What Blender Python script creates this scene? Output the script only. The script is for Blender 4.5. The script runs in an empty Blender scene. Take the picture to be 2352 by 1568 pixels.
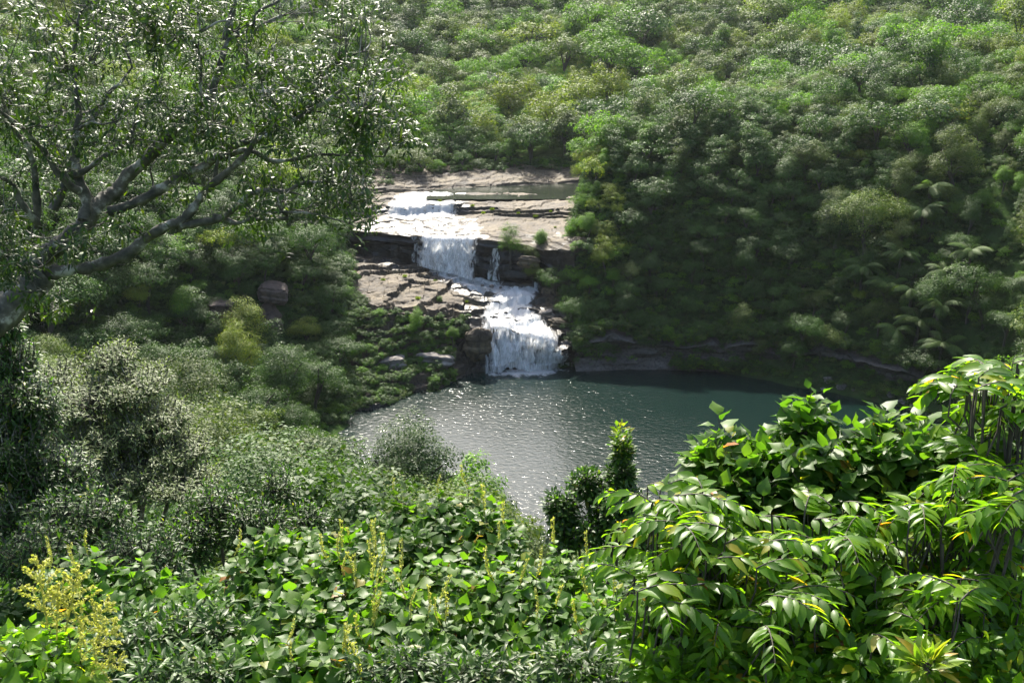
import bpy, math, random
import numpy as np
from math import radians as R
# ------------------------------------------------------------------ camera, sky, sun, exposure
sc = bpy.context.scene
col = sc.collection
PITCH = R(16.0); CAMZ = 50.0; FPX = 2522.0; PC, QC = 1176.0, 784.0
cam_d = bpy.data.cameras.new('camera'); cam = bpy.data.objects.new('camera', cam_d); col.objects.link(cam)
cam.location = (0, 0, CAMZ); cam.rotation_euler = (math.pi / 2 - PITCH, 0, 0)
cam_d.sensor_width = 36; cam_d.lens = 36 * FPX / 2352.0; cam_d.clip_end = 3000; cam_d.clip_start = 0.1
sc.camera = cam
SUN_EL, SUN_AZ = R(46), R(-9)          # azimuth measured from +Y (straight ahead) to the right
w = bpy.data.worlds.new('World'); sc.world = w; w.use_nodes = True
nt = w.node_tree; bg = nt.nodes['Background']
sky = nt.nodes.new('ShaderNodeTexSky'); sky.sky_type = 'NISHITA'; sky.sun_disc = False
sky.sun_elevation = SUN_EL; sky.sun_rotation = SUN_AZ; sky.air_density = 1.2; sky.dust_density = 3.0
nt.links.new(sky.outputs[0], bg.inputs[0]); bg.inputs[1].default_value = 0.12
sl = bpy.data.lights.new('sun', 'SUN'); sl.energy = 4.8; sl.angle = R(0.5); sl.color = (1, .94, .82)
so = bpy.data.objects.new('sun', sl); col.objects.link(so)
so.rotation_euler = (math.pi / 2 - SUN_EL, 0, math.pi - SUN_AZ)   # light travels towards -Y and down
so.location = (0, 0, 300)
sc.view_settings.view_transform = 'Standard'; sc.view_settings.look = 'None'
sc.view_settings.exposure = 1.5; sc.view_settings.gamma = 1.0
cy = sc.cycles
cy.max_bounces = 6; cy.diffuse_bounces = 2; cy.glossy_bounces = 2; cy.transmission_bounces = 3
cy.transparent_max_bounces = 8; cy.volume_bounces = 0; cy.caustics_reflective = False; cy.caustics_refractive = False
cy.use_denoising = True; cy.sample_clamp_indirect = 4.0
sc.render.engine = 'CYCLES'
rng = np.random.default_rng(7); random.seed(7)
# ------------------------------------------------------------------ helpers
FW = np.array([0, math.cos(PITCH), -math.sin(PITCH)]); UP = np.array([0, math.sin(PITCH), math.cos(PITCH)])
CAM = np.array([0, 0, CAMZ])
def ray(p, q): return FW + np.array([1, 0, 0]) * (p - PC) / FPX + UP * (QC - q) / FPX
def atY(p, q, y): d = ray(p, q); return CAM + d * (y / d[1])
def atZ(p, q, z): d = ray(p, q); return CAM + d * ((z - CAMZ) / d[2])
def project(P):
    V = np.atleast_2d(P) - CAM; dep = V @ FW
    return PC + FPX * V[:, 0] / dep, QC - FPX * (V @ UP) / dep, dep
def norm(v): return v / (np.linalg.norm(v, axis=-1, keepdims=True) + 1e-12)
def hash3(i, j, k, s):
    h = (i * 374761393 + j * 668265263 + k * 2147483647 + s * 144269504) & 0xFFFFFFFF
    h = ((h ^ (h >> 13)) * 1274126177) & 0xFFFFFFFF
    h = ((h ^ (h >> 16)) * 2246822519) & 0xFFFFFFFF
    return ((h ^ (h >> 15)) & 0xFFFF) / 65535.0
def vnoise(P, s=0):
    P = np.asarray(P, float); I = np.floor(P).astype(np.int64); f = P - I; f = f * f * (3 - 2 * f)
    r = 0
    for a in (0, 1):
        for b in (0, 1):
            for c in (0, 1):
                wgt = (f[..., 0] if a else 1 - f[..., 0]) * (f[..., 1] if b else 1 - f[..., 1]) * (f[..., 2] if c else 1 - f[..., 2])
                r = r + wgt * hash3(I[..., 0] + a, I[..., 1] + b, I[..., 2] + c, s)
    return r * 2 - 1
def fbm(P, oct=4, s=0):
    r = 0; a = 1.0; P = np.asarray(P, float)
    for o in range(oct): r = r + a * vnoise(P * 2 ** o + 17.3 * o, s + o); a *= .5
    return r
def new_mesh(name, V, F, mats, smooth=True, mi=None, attrs=None, uv=None):
    me = bpy.data.meshes.new(name)
    V = np.asarray(V, np.float32); F = np.asarray(F, np.int32); k = F.shape[1]
    me.vertices.add(len(V)); me.vertices.foreach_set('co', V.ravel())
    me.loops.add(F.size); me.loops.foreach_set('vertex_index', F.ravel())
    me.polygons.add(len(F)); me.polygons.foreach_set('loop_start', np.arange(0, F.size, k, dtype=np.int32))
    me.polygons.foreach_set('use_smooth', np.full(len(F), smooth))
    if mi is not None: me.polygons.foreach_set('material_index', np.asarray(mi, np.int32))
    for n, a in (attrs or {}).items():
        at = me.attributes.new(n, 'FLOAT', 'POINT'); at.data.foreach_set('value', np.asarray(a, np.float32))
    if uv is not None:
        l = me.uv_layers.new(name='UVMap'); l.data.foreach_set('uv', np.asarray(uv, np.float32)[F.ravel()].ravel())
    for m in (mats if isinstance(mats, (list, tuple)) else [mats]): me.materials.append(m)
    me.update(); me.validate(); return me
def link(name, me, parent=None, loc=None):
    o = bpy.data.objects.new(name, me); col.objects.link(o)
    if parent: o.parent = parent
    if loc is not None: o.location = loc
    return o
def tag(o, label=None, cat=None, group=None, kind=None):
    for k, v in (('label', label), ('category', cat), ('group', group), ('kind', kind)):
        if v: o[k] = v
    return o
def empty(name, loc): 
    o = bpy.data.objects.new(name, None); col.objects.link(o); o.location = [float(c) for c in loc]; o.empty_display_size = .2; return o
def grid_faces(nr, nc):
    i = np.arange(nr - 1)[:, None] * nc + np.arange(nc - 1)[None, :]
    return np.stack([i, i + 1, i + nc + 1, i + nc], -1).reshape(-1, 4)
class Geo:                                   # collects quads, turned into one mesh
    def __init__(s): s.V = []; s.F = []; s.M = []; s.n = 0
    def add(s, V, F, m=0):
        V = np.asarray(V, float).reshape(-1, 3); F = np.asarray(F, int)
        s.V.append(V); s.F.append(F + s.n); s.M.append(np.full(len(F), m)); s.n += len(V)
    def mesh(s, name, mats, smooth=True):
        return new_mesh(name, np.concatenate(s.V), np.concatenate(s.F), mats, smooth, np.concatenate(s.M))
def tube(g, pts, rad, n=6, m=0, wob=0):
    pts = np.asarray(pts, float); rad = np.broadcast_to(rad, (len(pts),)).astype(float)
    t = norm(np.gradient(pts, axis=0)); ref = np.array([0.31, 0.17, 0.93])
    if abs(t[0] @ ref) > .9: ref = np.array([.9, .3, .1])
    a = norm(np.cross(t, ref)); b = np.cross(t, a)
    th = np.arange(n) * 2 * math.pi / n
    rr = rad[:, None] * (1 + (wob * rng.standard_normal((len(pts), n)) if wob else 0))
    V = pts[:, None, :] + rr[..., None] * (np.cos(th)[None, :, None] * a[:, None, :] + np.sin(th)[None, :, None] * b[:, None, :])
    i = np.arange(len(pts) - 1)[:, None] * n; j = np.arange(n)[None, :]; j2 = (j + 1) % n
    F = np.stack([i + j, i + j2, i + n + j2, i + n + j], -1).reshape(-1, 4)
    g.add(V, F, m)
def smooth_path(pts, k=6):
    pts = np.asarray(pts, float); n = len(pts)
    t = np.linspace(0, n - 1, (n - 1) * k + 1); i = np.clip(t.astype(int), 0, n - 2); f = (t - i)[:, None]
    p0 = pts[np.maximum(i - 1, 0)]; p1 = pts[i]; p2 = pts[i + 1]; p3 = pts[np.minimum(i + 2, n - 1)]
    return .5 * (2 * p1 + (p2 - p0) * f + (2 * p0 - 5 * p1 + 4 * p2 - p3) * f ** 2 + (3 * p1 - p0 - 3 * p2 + p3) * f ** 3)
def leaf_template(widths, fold=.25, droop=.15, wave=0.0):
    n = len(widths); y = np.linspace(0, 1, n); V = []
    for i in range(n):
        z = -droop * y[i] ** 2; wv = wave * math.sin(i * 2.1)
        V += [(-widths[i], y[i], z + fold * widths[i] + wv * widths[i]), (0, y[i], z), (widths[i], y[i], z + fold * widths[i] - wv * widths[i])]
    F = []
    for i in range(n - 1):
        a = i * 3; F += [(a, a + 1, a + 4, a + 3), (a + 1, a + 2, a + 5, a + 4)]
    return np.array(V, float), np.array(F)
LANCE = leaf_template([.02, .13, .15, .09, .01], .3, .25)
LANCE_S = leaf_template([.03, .17, .02], .3, .2)
BROAD = leaf_template([.03, .33, .40, .30, .12, .01], .22, .22, .15)
OVAL = leaf_template([.03, .2, .25, .17, .015], .25, .2)
QUAD = (np.array([(-.3, 0, 0.06), (0.0, -.55, 0), (.3, 0, 0.06), (0, .55, -.05)]), np.array([(0, 1, 2, 3)]))
def leaves(g, pos, d, n, size, tmpl, m=0, aspect=None):
    TV, TF = tmpl; pos = np.asarray(pos, float); N = len(pos)
    d = norm(d); sd = norm(np.cross(d, n)); nn = np.cross(sd, d)
    size = np.broadcast_to(size, (N,)); ax = np.broadcast_to(1.0 if aspect is None else aspect, (N,))
    V = pos[:, None] + size[:, None, None] * (TV[None, :, 0, None] * ax[:, None, None] * sd[:, None] + TV[None, :, 1, None] * d[:, None] + TV[None, :, 2, None] * nn[:, None])
    F = TF[None] + (np.arange(N) * len(TV))[:, None, None]
    if np.isscalar(m): g.add(V, F.reshape(-1, 4), m)
    else:
        g.add(V, F.reshape(-1, 4), 0); g.M[-1] = np.repeat(m, len(TF))
def rdir(n): return norm(rng.standard_normal((n, 3)))
# ------------------------------------------------------------------ materials
def nodes(name):
    m = bpy.data.materials.new(name); m.use_nodes = True; t = m.node_tree
    for n in list(t.nodes): t.nodes.remove(n)
    return m, t, (lambda ty, **k: _mk(t, ty, k)), t.links.new
def _mk(t, ty, k):
    n = t.nodes.new('ShaderNode' + ty)
    for a, v in k.items(): setattr(n, a, v)
    return n
def ramp(N, stops):
    r = N('ValToRGB'); e = r.color_ramp.elements
    while len(e) < len(stops): e.new(.5)
    for el, (p, c) in zip(e, stops): el.position = p; el.color = (*c, 1) if len(c) == 3 else c
    return r
def leaf_mat(name, stops, rough=.38, trans=.35, spec=.5, tvar=.25, tcol=(1.35, 1.5, .55)):
    m, t, N, L = nodes(name)
    geo = N('NewGeometry'); r = ramp(N, [(p, (c[0] * 1.17, c[1] * 1.02, c[2] * .8)) for p, c in stops]); L(geo.outputs['Random Per Island'], r.inputs[0])
    oi = N('ObjectInfo'); mr = N('MapRange'); L(oi.outputs['Random'], mr.inputs[0])
    mr.inputs['To Min'].default_value = 1 - tvar; mr.inputs['To Max'].default_value = 1 + tvar
    mu = N('Vector' + 'Math', operation='SCALE'); L(r.outputs[0], mu.inputs[0]); L(mr.outputs[0], mu.inputs['Scale'])
    p = N('BsdfPrincipled'); L(mu.outputs[0], p.inputs['Base Color']); p.inputs['Roughness'].default_value = rough
    p.inputs['Specular IOR Level'].default_value = spec
    tr = N('BsdfTranslucent'); m2 = N('VectorMath', operation='MULTIPLY'); L(mu.outputs[0], m2.inputs[0]); m2.inputs[1].default_value = tcol
    L(m2.outputs[0], tr.inputs[0])
    mx = N('MixShader'); mx.inputs[0].default_value = trans; L(p.outputs[0], mx.inputs[1]); L(tr.outputs[0], mx.inputs[2])
    o = N('OutputMaterial'); L(mx.outputs[0], o.inputs[0]); return m
def rock_mat(name, stops, wet=False, scale=1.0):
    m, t, N, L = nodes(name)
    tc = N('TexCoord'); mp = N('Mapping'); L(tc.outputs['Object'], mp.inputs[0]); mp.inputs['Scale'].default_value = (.25 * scale, .25 * scale, 1.1 * scale)
    n1 = N('TexNoise'); n1.inputs['Scale'].default_value = 1.0; n1.inputs['Detail'].default_value = 8; n1.inputs['Roughness'].default_value = .65; L(mp.outputs[0], n1.inputs[0])
    r = ramp(N, stops); L(n1.outputs[0], r.inputs[0])
    n2 = N('TexNoise'); n2.inputs['Scale'].default_value = 2.6 * scale; n2.inputs['Detail'].default_value = 8; L(tc.outputs['Object'], n2.inputs[0])
    r2 = ramp(N, [(.36, (.25, .23, .2)), (.5, (1, 1, 1))]); L(n2.outputs[0], r2.inputs[0])
    mul = N('MixRGB', blend_type='MULTIPLY'); mul.inputs[0].default_value = .8; L(r.outputs[0], mul.inputs[1]); L(r2.outputs[0], mul.inputs[2])
    p = N('BsdfPrincipled'); p.inputs['Roughness'].default_value = .8
    last = mul.outputs[0]
    if wet:
        at = N('Attribute', attribute_name='wet'); n3 = N('TexNoise'); n3.inputs['Scale'].default_value = .5; n3.inputs['Detail'].default_value = 5; L(tc.outputs['Object'], n3.inputs[0])
        ad = N('Math', operation='ADD'); L(at.outputs['Fac'], ad.inputs[0]); sub = N('MapRange'); L(n3.outputs[0], sub.inputs[0])
        sub.inputs['From Min'].default_value = .3; sub.inputs['From Max'].default_value = .7; sub.inputs['To Min'].default_value = -.35; sub.inputs['To Max'].default_value = .35
        L(sub.outputs[0], ad.inputs[1])
        cl = N('MapRange'); L(ad.outputs[0], cl.inputs[0]); cl.inputs['From Min'].default_value = .35; cl.inputs['From Max'].default_value = .65
        dk = N('MixRGB', blend_type='MULTIPLY'); L(cl.outputs[0], dk.inputs[0]); L(last, dk.inputs[1]); dk.inputs[2].default_value = (.34, .34, .37, 1); last = dk.outputs[0]
        rr = N('MapRange'); L(cl.outputs[0], rr.inputs[0]); rr.inputs['To Min'].default_value = .8; rr.inputs['To Max'].default_value = .46; L(rr.outputs[0], p.inputs['Roughness'])
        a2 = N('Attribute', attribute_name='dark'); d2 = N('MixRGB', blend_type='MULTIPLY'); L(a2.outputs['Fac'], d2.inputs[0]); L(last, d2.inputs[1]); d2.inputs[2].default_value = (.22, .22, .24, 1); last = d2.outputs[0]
    L(last, p.inputs['Base Color'])
    b = N('Bump'); b.inputs['Strength'].default_value = .8; b.inputs['Distance'].default_value = .25 / scale; L(n1.outputs[0], b.inputs['Height'])
    b2 = N('Bump'); b2.inputs['Strength'].default_value = .5; b2.inputs['Distance'].default_value = .1 / scale; L(n2.outputs[0], b2.inputs['Height']); L(b.outputs[0], b2.inputs['Normal'])
    L(b2.outputs[0], p.inputs['Normal']); o = N('OutputMaterial'); L(p.outputs[0], o.inputs[0]); return m
def bark_mat(name, stops, scale=6):
    m, t, N, L = nodes(name)
    tc = N('TexCoord'); n1 = N('TexNoise'); n1.inputs['Scale'].default_value = scale; n1.inputs['Detail'].default_value = 6; n1.inputs['Roughness'].default_value = .6
    L(tc.outputs['Object'], n1.inputs[0]); r = ramp(N, stops); L(n1.outputs[0], r.inputs[0])
    p = N('BsdfPrincipled'); p.inputs['Roughness'].default_value = .75; L(r.outputs[0], p.inputs['Base Color'])
    b = N('Bump'); b.inputs['Strength'].default_value = .6; b.inputs['Distance'].default_value = .03; L(n1.outputs[0], b.inputs['Height']); L(b.outputs[0], p.inputs['Normal'])
    o = N('OutputMaterial'); L(p.outputs[0], o.inputs[0]); return m
def water_mat(name, c, scale, dist):
    m, t, N, L = nodes(name)
    tc = N('TexCoord'); mp = N('Mapping'); L(tc.outputs['Object'], mp.inputs[0]); mp.inputs['Scale'].default_value = (.8, 1.0, 1)
    n1 = N('TexNoise'); n1.inputs['Scale'].default_value = scale; n1.inputs['Detail'].default_value = 4; n1.inputs['Roughness'].default_value = .55; n1.inputs['Distortion'].default_value = .6; L(mp.outputs[0], n1.inputs[0])
    n2 = N('TexNoise'); n2.inputs['Scale'].default_value = .045; n2.inputs['Detail'].default_value = 3; L(tc.outputs['Object'], n2.inputs[0])
    st = N('MapRange'); L(n2.outputs[0], st.inputs[0]); st.inputs['From Min'].default_value = .3; st.inputs['From Max'].default_value = .7; st.inputs['To Min'].default_value = .55; st.inputs['To Max'].default_value = 1.0
    b = N('Bump'); b.inputs['Distance'].default_value = dist; L(n1.outputs[0], b.inputs['Height']); L(st.outputs[0], b.inputs['Strength'])
    p = N('BsdfPrincipled'); p.inputs['Base Color'].default_value = (*c, 1); p.inputs['Roughness'].default_value = .16; p.inputs['IOR'].default_value = 1.33
    L(b.outputs[0], p.inputs['Normal']); o = N('OutputMaterial'); L(p.outputs[0], o.inputs[0]); return m
def foam_mat(name, su, sv, lo, hi, dist=.15):
    m, t, N, L = nodes(name)
    uv = N('UVMap'); mp = N('Mapping'); L(uv.outputs[0], mp.inputs[0]); mp.inputs['Scale'].default_value = (su, sv, 1)
    n1 = N('TexNoise'); n1.inputs['Scale'].default_value = 1; n1.inputs['Detail'].default_value = 9; n1.inputs['Roughness'].default_value = .66; n1.inputs['Distortion'].default_value = 1.1; L(mp.outputs[0], n1.inputs[0])
    at = N('Attribute', attribute_name='foam_amount'); ad = N('Math', operation='ADD'); L(n1.outputs[0], ad.inputs[0]); L(at.outputs['Fac'], ad.inputs[1])
    cl = N('MapRange', interpolation_type='SMOOTHSTEP'); L(ad.outputs[0], cl.inputs[0]); cl.inputs['From Min'].default_value = lo; cl.inputs['From Max'].default_value = hi
    b = N('Bump'); b.inputs['Strength'].default_value = 1; b.inputs['Distance'].default_value = dist; L(n1.outputs[0], b.inputs['Height'])
    d = N('BsdfPrincipled'); d.inputs['Base Color'].default_value = (.95, .96, .97, 1); d.inputs['Roughness'].default_value = .35; L(b.outputs[0], d.inputs['Normal'])
    tr = N('BsdfTranslucent'); tr.inputs[0].default_value = (.97, .98, .98, 1); L(b.outputs[0], tr.inputs['Normal'])
    mx = N('MixShader'); mx.inputs[0].default_value = .6; L(d.outputs[0], mx.inputs[1]); L(tr.outputs[0], mx.inputs[2])
    tp = N('BsdfTransparent'); m2 = N('MixShader'); L(cl.outputs[0], m2.inputs[0]); L(tp.outputs[0], m2.inputs[1]); L(mx.outputs[0], m2.inputs[2])
    o = N('OutputMaterial'); L(m2.outputs[0], o.inputs[0]); return m
M = {}
M['dark'] = leaf_mat('leaf_dark', [(0, (.022, .062, .012)), (.5, (.036, .09, .018)), (1, (.055, .12, .022))], .55, .33, .25)
M['silver'] = leaf_mat('leaf_silver', [(0, (.045, .09, .02)), (.6, (.07, .12, .028)), (1, (.11, .155, .04))], .58, .3, .22)
M['bright'] = leaf_mat('leaf_bright', [(0, (.045, .125, .013)), (.5, (.075, .18, .019)), (1, (.115, .225, .027))], .58, .42, .22)
M['yellow'] = leaf_mat('leaf_yellow', [(0, (.08, .145, .016)), (.6, (.125, .19, .024)), (1, (.18, .225, .04))], .58, .4, .22)
M['sheen'] = leaf_mat('leaf_sheen', [(0, (.07, .115, .04)), (.6, (.105, .165, .058)), (1, (.14, .2, .075))], .55, .42, .5)
M['gloss'] = leaf_mat('leaf_gloss', [(0, (.016, .036, .01)), (.6, (.028, .06, .015)), (.95, (.05, .1, .018)), (1, (.1, .15, .02))], .45, .3, .32, .2, (1.4, 1.6, .5))
M['gloss2'] = leaf_mat('leaf_tangle', [(0, (.02, .055, .011)), (.6, (.036, .09, .017)), (.97, (.065, .15, .02)), (1, (.2, .2, .03))], .45, .42, .38, .1, (1.7, 2.0, .5))
M['mallotus'] = leaf_mat('leaf_mallotus', [(0, (.03, .085, .014)), (.6, (.055, .135, .018)), (.95, (.09, .18, .024)), (.99, (.2, .22, .03)), (1, (.3, .13, .04))], .46, .5, .32, .1, (2.1, 2.3, .6))
M['shine'] = leaf_mat('leaf_shine', [(0, (.045, .115, .013)), (.55, (.085, .2, .02)), (.92, (.14, .26, .026)), (.985, (.26, .26, .03)), (1, (.33, .14, .05))], .38, .58, .38, .08, (2.4, 2.4, .55))
M['fern'] = leaf_mat('leaf_fern', [(0, (.045, .095, .025)), (1, (.075, .14, .035))], .6, .45, .25)
M['young'] = leaf_mat('leaf_young', [(0, (.1, .2, .02)), (.7, (.16, .27, .03)), (1, (.35, .25, .05))], .35, .5, .5, .05)
M['flower'] = leaf_mat('panicle_flower', [(0, (.3, .36, .1)), (1, (.45, .48, .2))], .6, .35, .3, .05)
M['bark'] = bark_mat('bark_grey', [(.36, (.018, .02, .012)), (.46, (.06, .055, .04)), (.55, (.11, .1, .075)), (.61, (.3, .29, .25)), (.72, (.42, .41, .37))], 4.5)
M['bark_d'] = bark_mat('bark_brown', [(.3, (.02, .016, .012)), (.7, (.075, .06, .045))], 5)
ROCKS = [(.32, (.013, .009, .005)), (.44, (.046, .031, .017)), (.56, (.088, .063, .033)), (.74, (.15, .117, .062))]
M['rock'] = rock_mat('sandstone', ROCKS, True)
M['rock_red'] = rock_mat('red_sandstone', [(.25, (.03, .02, .016)), (.5, (.075, .048, .037)), (.75, (.13, .095, .078))])
M['rock_grey'] = rock_mat('grey_boulder', [(.25, (.06, .055, .05)), (.5, (.15, .13, .115)), (.75, (.3, .28, .26))])
M['pool'] = water_mat('pool_water', (.003, .012, .010), 1.7, .095)
M['wall'] = rock_mat('dark_cliff_rock', [(.25, (.03, .026, .024)), (.5, (.075, .065, .056)), (.68, (.12, .11, .1)), (.8, (.25, .235, .22))])
M['river'] = water_mat('river_water', (.012, .018, .01), .8, .02)
M['fall'] = foam_mat('falling_water', 1.6, .5, .33, .62, .1)
M['cascade'] = foam_mat('cascade_water', .8, .5, .3, .64, .1)
M['film'] = foam_mat('film_water', .6, .3, .4, .72, .05)
m_, t_, N_, L_ = nodes('forest_floor')
n_ = N_('TexNoise'); n_.inputs['Scale'].default_value = .6; n_.inputs['Detail'].default_value = 8; tc_ = N_('TexCoord'); L_(tc_.outputs['Object'], n_.inputs[0])
r_ = ramp(N_, [(.3, (.018, .03, .01)), (.55, (.03, .055, .016)), (.8, (.06, .055, .03))]); L_(n_.outputs[0], r_.inputs[0])
p_ = N_('BsdfPrincipled'); p_.inputs['Roughness'].default_value = .95; p_.inputs['Specular IOR Level'].default_value = 0; L_(r_.outputs[0], p_.inputs['Base Color'])
b_ = N_('Bump'); b_.inputs['Distance'].default_value = .5; L_(n_.outputs[0], b_.inputs['Height']); L_(b_.outputs[0], p_.inputs['Normal'])
o_ = N_('OutputMaterial'); L_(p_.outputs[0], o_.inputs[0]); M['floor'] = m_
# ------------------------------------------------------------------ rock steps of the falls (rows near to far, columns in view angle)
PX = np.arange(770, 1391, 2.0)
def row_z(pts):                     # (p, q, z): where the sight line meets height z
    W = np.array([atZ(*k) for k in pts]); p = [k[0] for k in pts]
    return np.interp(PX, p, W[:, 1]), np.interp(PX, p, W[:, 2])
def row_y(pts, ybase, dy):          # (p, q): on the sight line, dy behind an earlier row
    p = [k[0] for k in pts]; q = np.interp(PX, p, [k[1] for k in pts]); y = ybase + dy
    return y, np.array([atY(a, b, c)[2] for a, b, c in zip(PX, q, y)])
rows = []
y0, z0 = row_z([(770, 955, 0), (850, 945, 0), (900, 925, 0), (1000, 898, 0), (1100, 854, 0), (1215, 843, 0), (1310, 836, 0), (1390, 830, 0)])
rows.append((y0 - 1.5, z0 - 2.2)); rows.append((y0, z0 - .2))
rows.append(row_z([(770, 850, 3), (850, 850, 3), (900, 836, 3), (1000, 815, 3.2), (1060, 800, 3.4), (1110, 775, 5), (1125, 762, 5.7), (1180, 758, 5.6), (1250, 775, 5), (1300, 800, 3.6), (1320, 815, 2.5), (1390, 815, 2)]))
y3, z3 = row_z([(770, 690, 9.3), (840, 705, 9), (900, 715, 8.8), (1000, 722, 8.2), (1060, 728, 7.4), (1110, 735, 6.3), (1180, 738, 6.1), (1240, 735, 6.2), (1300, 760, 5), (1390, 760, 5)])
y3 = np.maximum(y3, rows[-1][0] + 1.0); rows.append((y3, z3))
rows.append(row_z([(770, 640, 10.8), (840, 650, 10.3), (950, 660, 9.6), (1050, 682, 8.4), (1120, 692, 7.7), (1180, 698, 7.4), (1235, 695, 7.5), (1320, 720, 6.6), (1390, 720, 6.6)]))
y5, z5 = row_z([(770, 574, 12.5), (805, 578, 12.3), (900, 590, 11.4), (950, 602, 10.7), (1080, 638, 9.3), (1150, 647, 9.0), (1230, 650, 9.0), (1320, 690, 8), (1390, 690, 8)])
y5 = np.maximum(y5, rows[-1][0] + 1.0); rows.append((y5, z5))
y6, z6 = row_y([(770, 527), (805, 532), (945, 541), (1085, 550), (1130, 553), (1180, 560), (1230, 572), (1390, 572)], y5, -.6); rows.append((y6, z6))
ys = rows[-1][0] + np.interp(PX, [770, 1390], [3.5, 3.5]); rows.append(row_y([(770, 519), (945, 526), (1130, 535), (1230, 550), (1390, 550)], y6, 3.5))
y7, z7 = row_z([(770, 495, 17.6), (860, 494, 17.4), (1040, 492, 17.3), (1100, 492, 17.6), (1200, 500, 17.4), (1390, 500, 17.6)])
y7 = np.maximum(y7, rows[-1][0] + 1.5); rows.append((y7, z7))
rows.append(row_y([(770, 470), (900, 474), (1040, 470), (1100, 478), (1300, 480), (1390, 480)], y7, 1.6))
y9, z9 = row_z([(770, 440, 20), (870, 448, 19.6), (1000, 442, 19.2), (1040, 443, 19.3), (1200, 443, 19.35), (1320, 452, 19.2), (1390, 452, 19.2)])
y9 = np.maximum(y9, rows[-1][0] + 2); rows.append((y9, z9))
rows.append((y9 + 1.2, np.minimum(z9, 18.9) - .2))
y11 = np.interp(PX, [770, 950, 1040, 1390], [212, 213, 217, 226]); y11 = np.maximum(y11, y9 + 2.5); rows.append((y11, np.full(len(PX), 18.9)))
rows.append((y11 + 1.2, np.full(len(PX), 19.75)))
rows.append((y11 + np.interp(PX, [770, 1390], [9, 13]), np.interp(PX, [770, 1390], [21.8, 21.6])))
rows.append((y11 + 18, np.full(len(PX), 22.0)))
wig = [vnoise(np.stack([PX * .02, 0 * PX + 7.7 * i, 0 * PX], -1), 40) * .7 + vnoise(np.stack([PX * .07, 0 * PX + 3.1 * i, 0 * PX], -1), 41) * .4 for i in range(len(rows))]
RY = np.array([r[0] + (w if i not in (0, 9, 10, 11, 12) else 0 * w) for i, (r, w) in enumerate(zip(rows, wig))]); RZ = np.array([r[1] for r in rows]); NR = len(rows)
def surf(p, s):                     # smooth base surface: angle column p, row parameter s
    p = np.asarray(p, float); s = np.asarray(s, float)
    c = np.clip((p - PX[0]) / 2.0, 0, len(PX) - 1.001); c0 = c.astype(int); cf = c - c0
    r0 = np.clip(s.astype(int), 0, NR - 2); rf = s - r0
    def g(A): 
        a = A[r0, c0] * (1 - cf) + A[r0, c0 + 1] * cf; b = A[r0 + 1, c0] * (1 - cf) + A[r0 + 1, c0 + 1] * cf
        return a * (1 - rf) + b * rf
    y = g(RY); z = g(RZ); dep = y * math.cos(PITCH) + (CAMZ - z) * math.sin(PITCH)
    return np.stack([(p - PC) / FPX * dep, y, z], -1)
def rock_disp(P, s):
    """ledges and lumps; returns displaced points"""
    zz = P[..., 2] + .9 * fbm(P * np.array([.09, .09, 0]), 5, 5)
    per = np.interp(s, [0, 3, 3.2, 5, 6, NR], [1.1, 1.1, .8, .8, .6, .6]); k = zz / per; fr = k - np.floor(k); step = (np.clip((fr - .5) / .035, -1, 1) * .5 + .5 - fr) * per
    wallish = np.clip(np.interp(s, [0, 1, 3, 3.3, 4.7, 5, 6, 6.2, 8, 8.1, 9, 9.2, NR], [.4, .9, .9, 1, 1, .6, .3, .3, .35, .8, .8, .5, .3]), 0, 1)
    out = P.copy()
    crk = np.abs(vnoise(np.stack([P[..., 0] * .13 + P[..., 1] * .1, P[..., 1] * .55 - P[..., 0] * .12, P[..., 2] * .3], -1), 14)); out[..., 2] -= .4 * np.clip(1 - crk / .06, 0, 1) * np.interp(s, [0, 3, 6, 12, NR], [.5, .6, .0, .4, .5])
    blk = hash3(np.floor(P[..., 0] / 2.3 + .5 * vnoise(P * .3, 3)).astype(np.int64), np.floor(P[..., 1] / 1.4 + .5 * vnoise(P * .3, 4)).astype(np.int64), 0 * P[..., 0].astype(np.int64), 5); out[..., 2] += (blk - .5) * np.interp(s, [0, 3, 3.1, 5, 5.2, 12, NR], [.3, .4, .32, .28, .0, .15, .3])
    out[..., 2] += step * 1.0 * wallish
    lay = vnoise(np.stack([P[..., 0] * .05, P[..., 1] * .05, P[..., 2] * 1.6], -1), 3) * .6 + fbm(P * np.array([.25, .25, .7]), 4, 9) * .6
    face = np.interp(s, [0, 1, 3, 3.2, 4.9, 5, 6, 6.1, NR], [.6, 1, 1, .3, .2, .9, .8, .15, .1])
    out[..., 1] -= lay * face * .8
    out[..., 2] += fbm(P * .22, 5, 21) * np.interp(s, [0, 3, 6, 9, 12, 14, NR], [.6, .6, .26, .3, .1, .35, .35])
    return out
pcs = np.arange(772, 1389, 1.5); sub = [4, 22, 26, 44, 44, 20, 10, 22, 12, 24, 5, 6, 4, 16, 6]
ss = np.concatenate([np.linspace(i, i + 1, n, endpoint=False) for i, n in enumerate(sub)] + [[NR - 1.0]])
GP, GS = np.meshgrid(pcs, ss)
RK = rock_disp(surf(GP, GS), GS)
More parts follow.
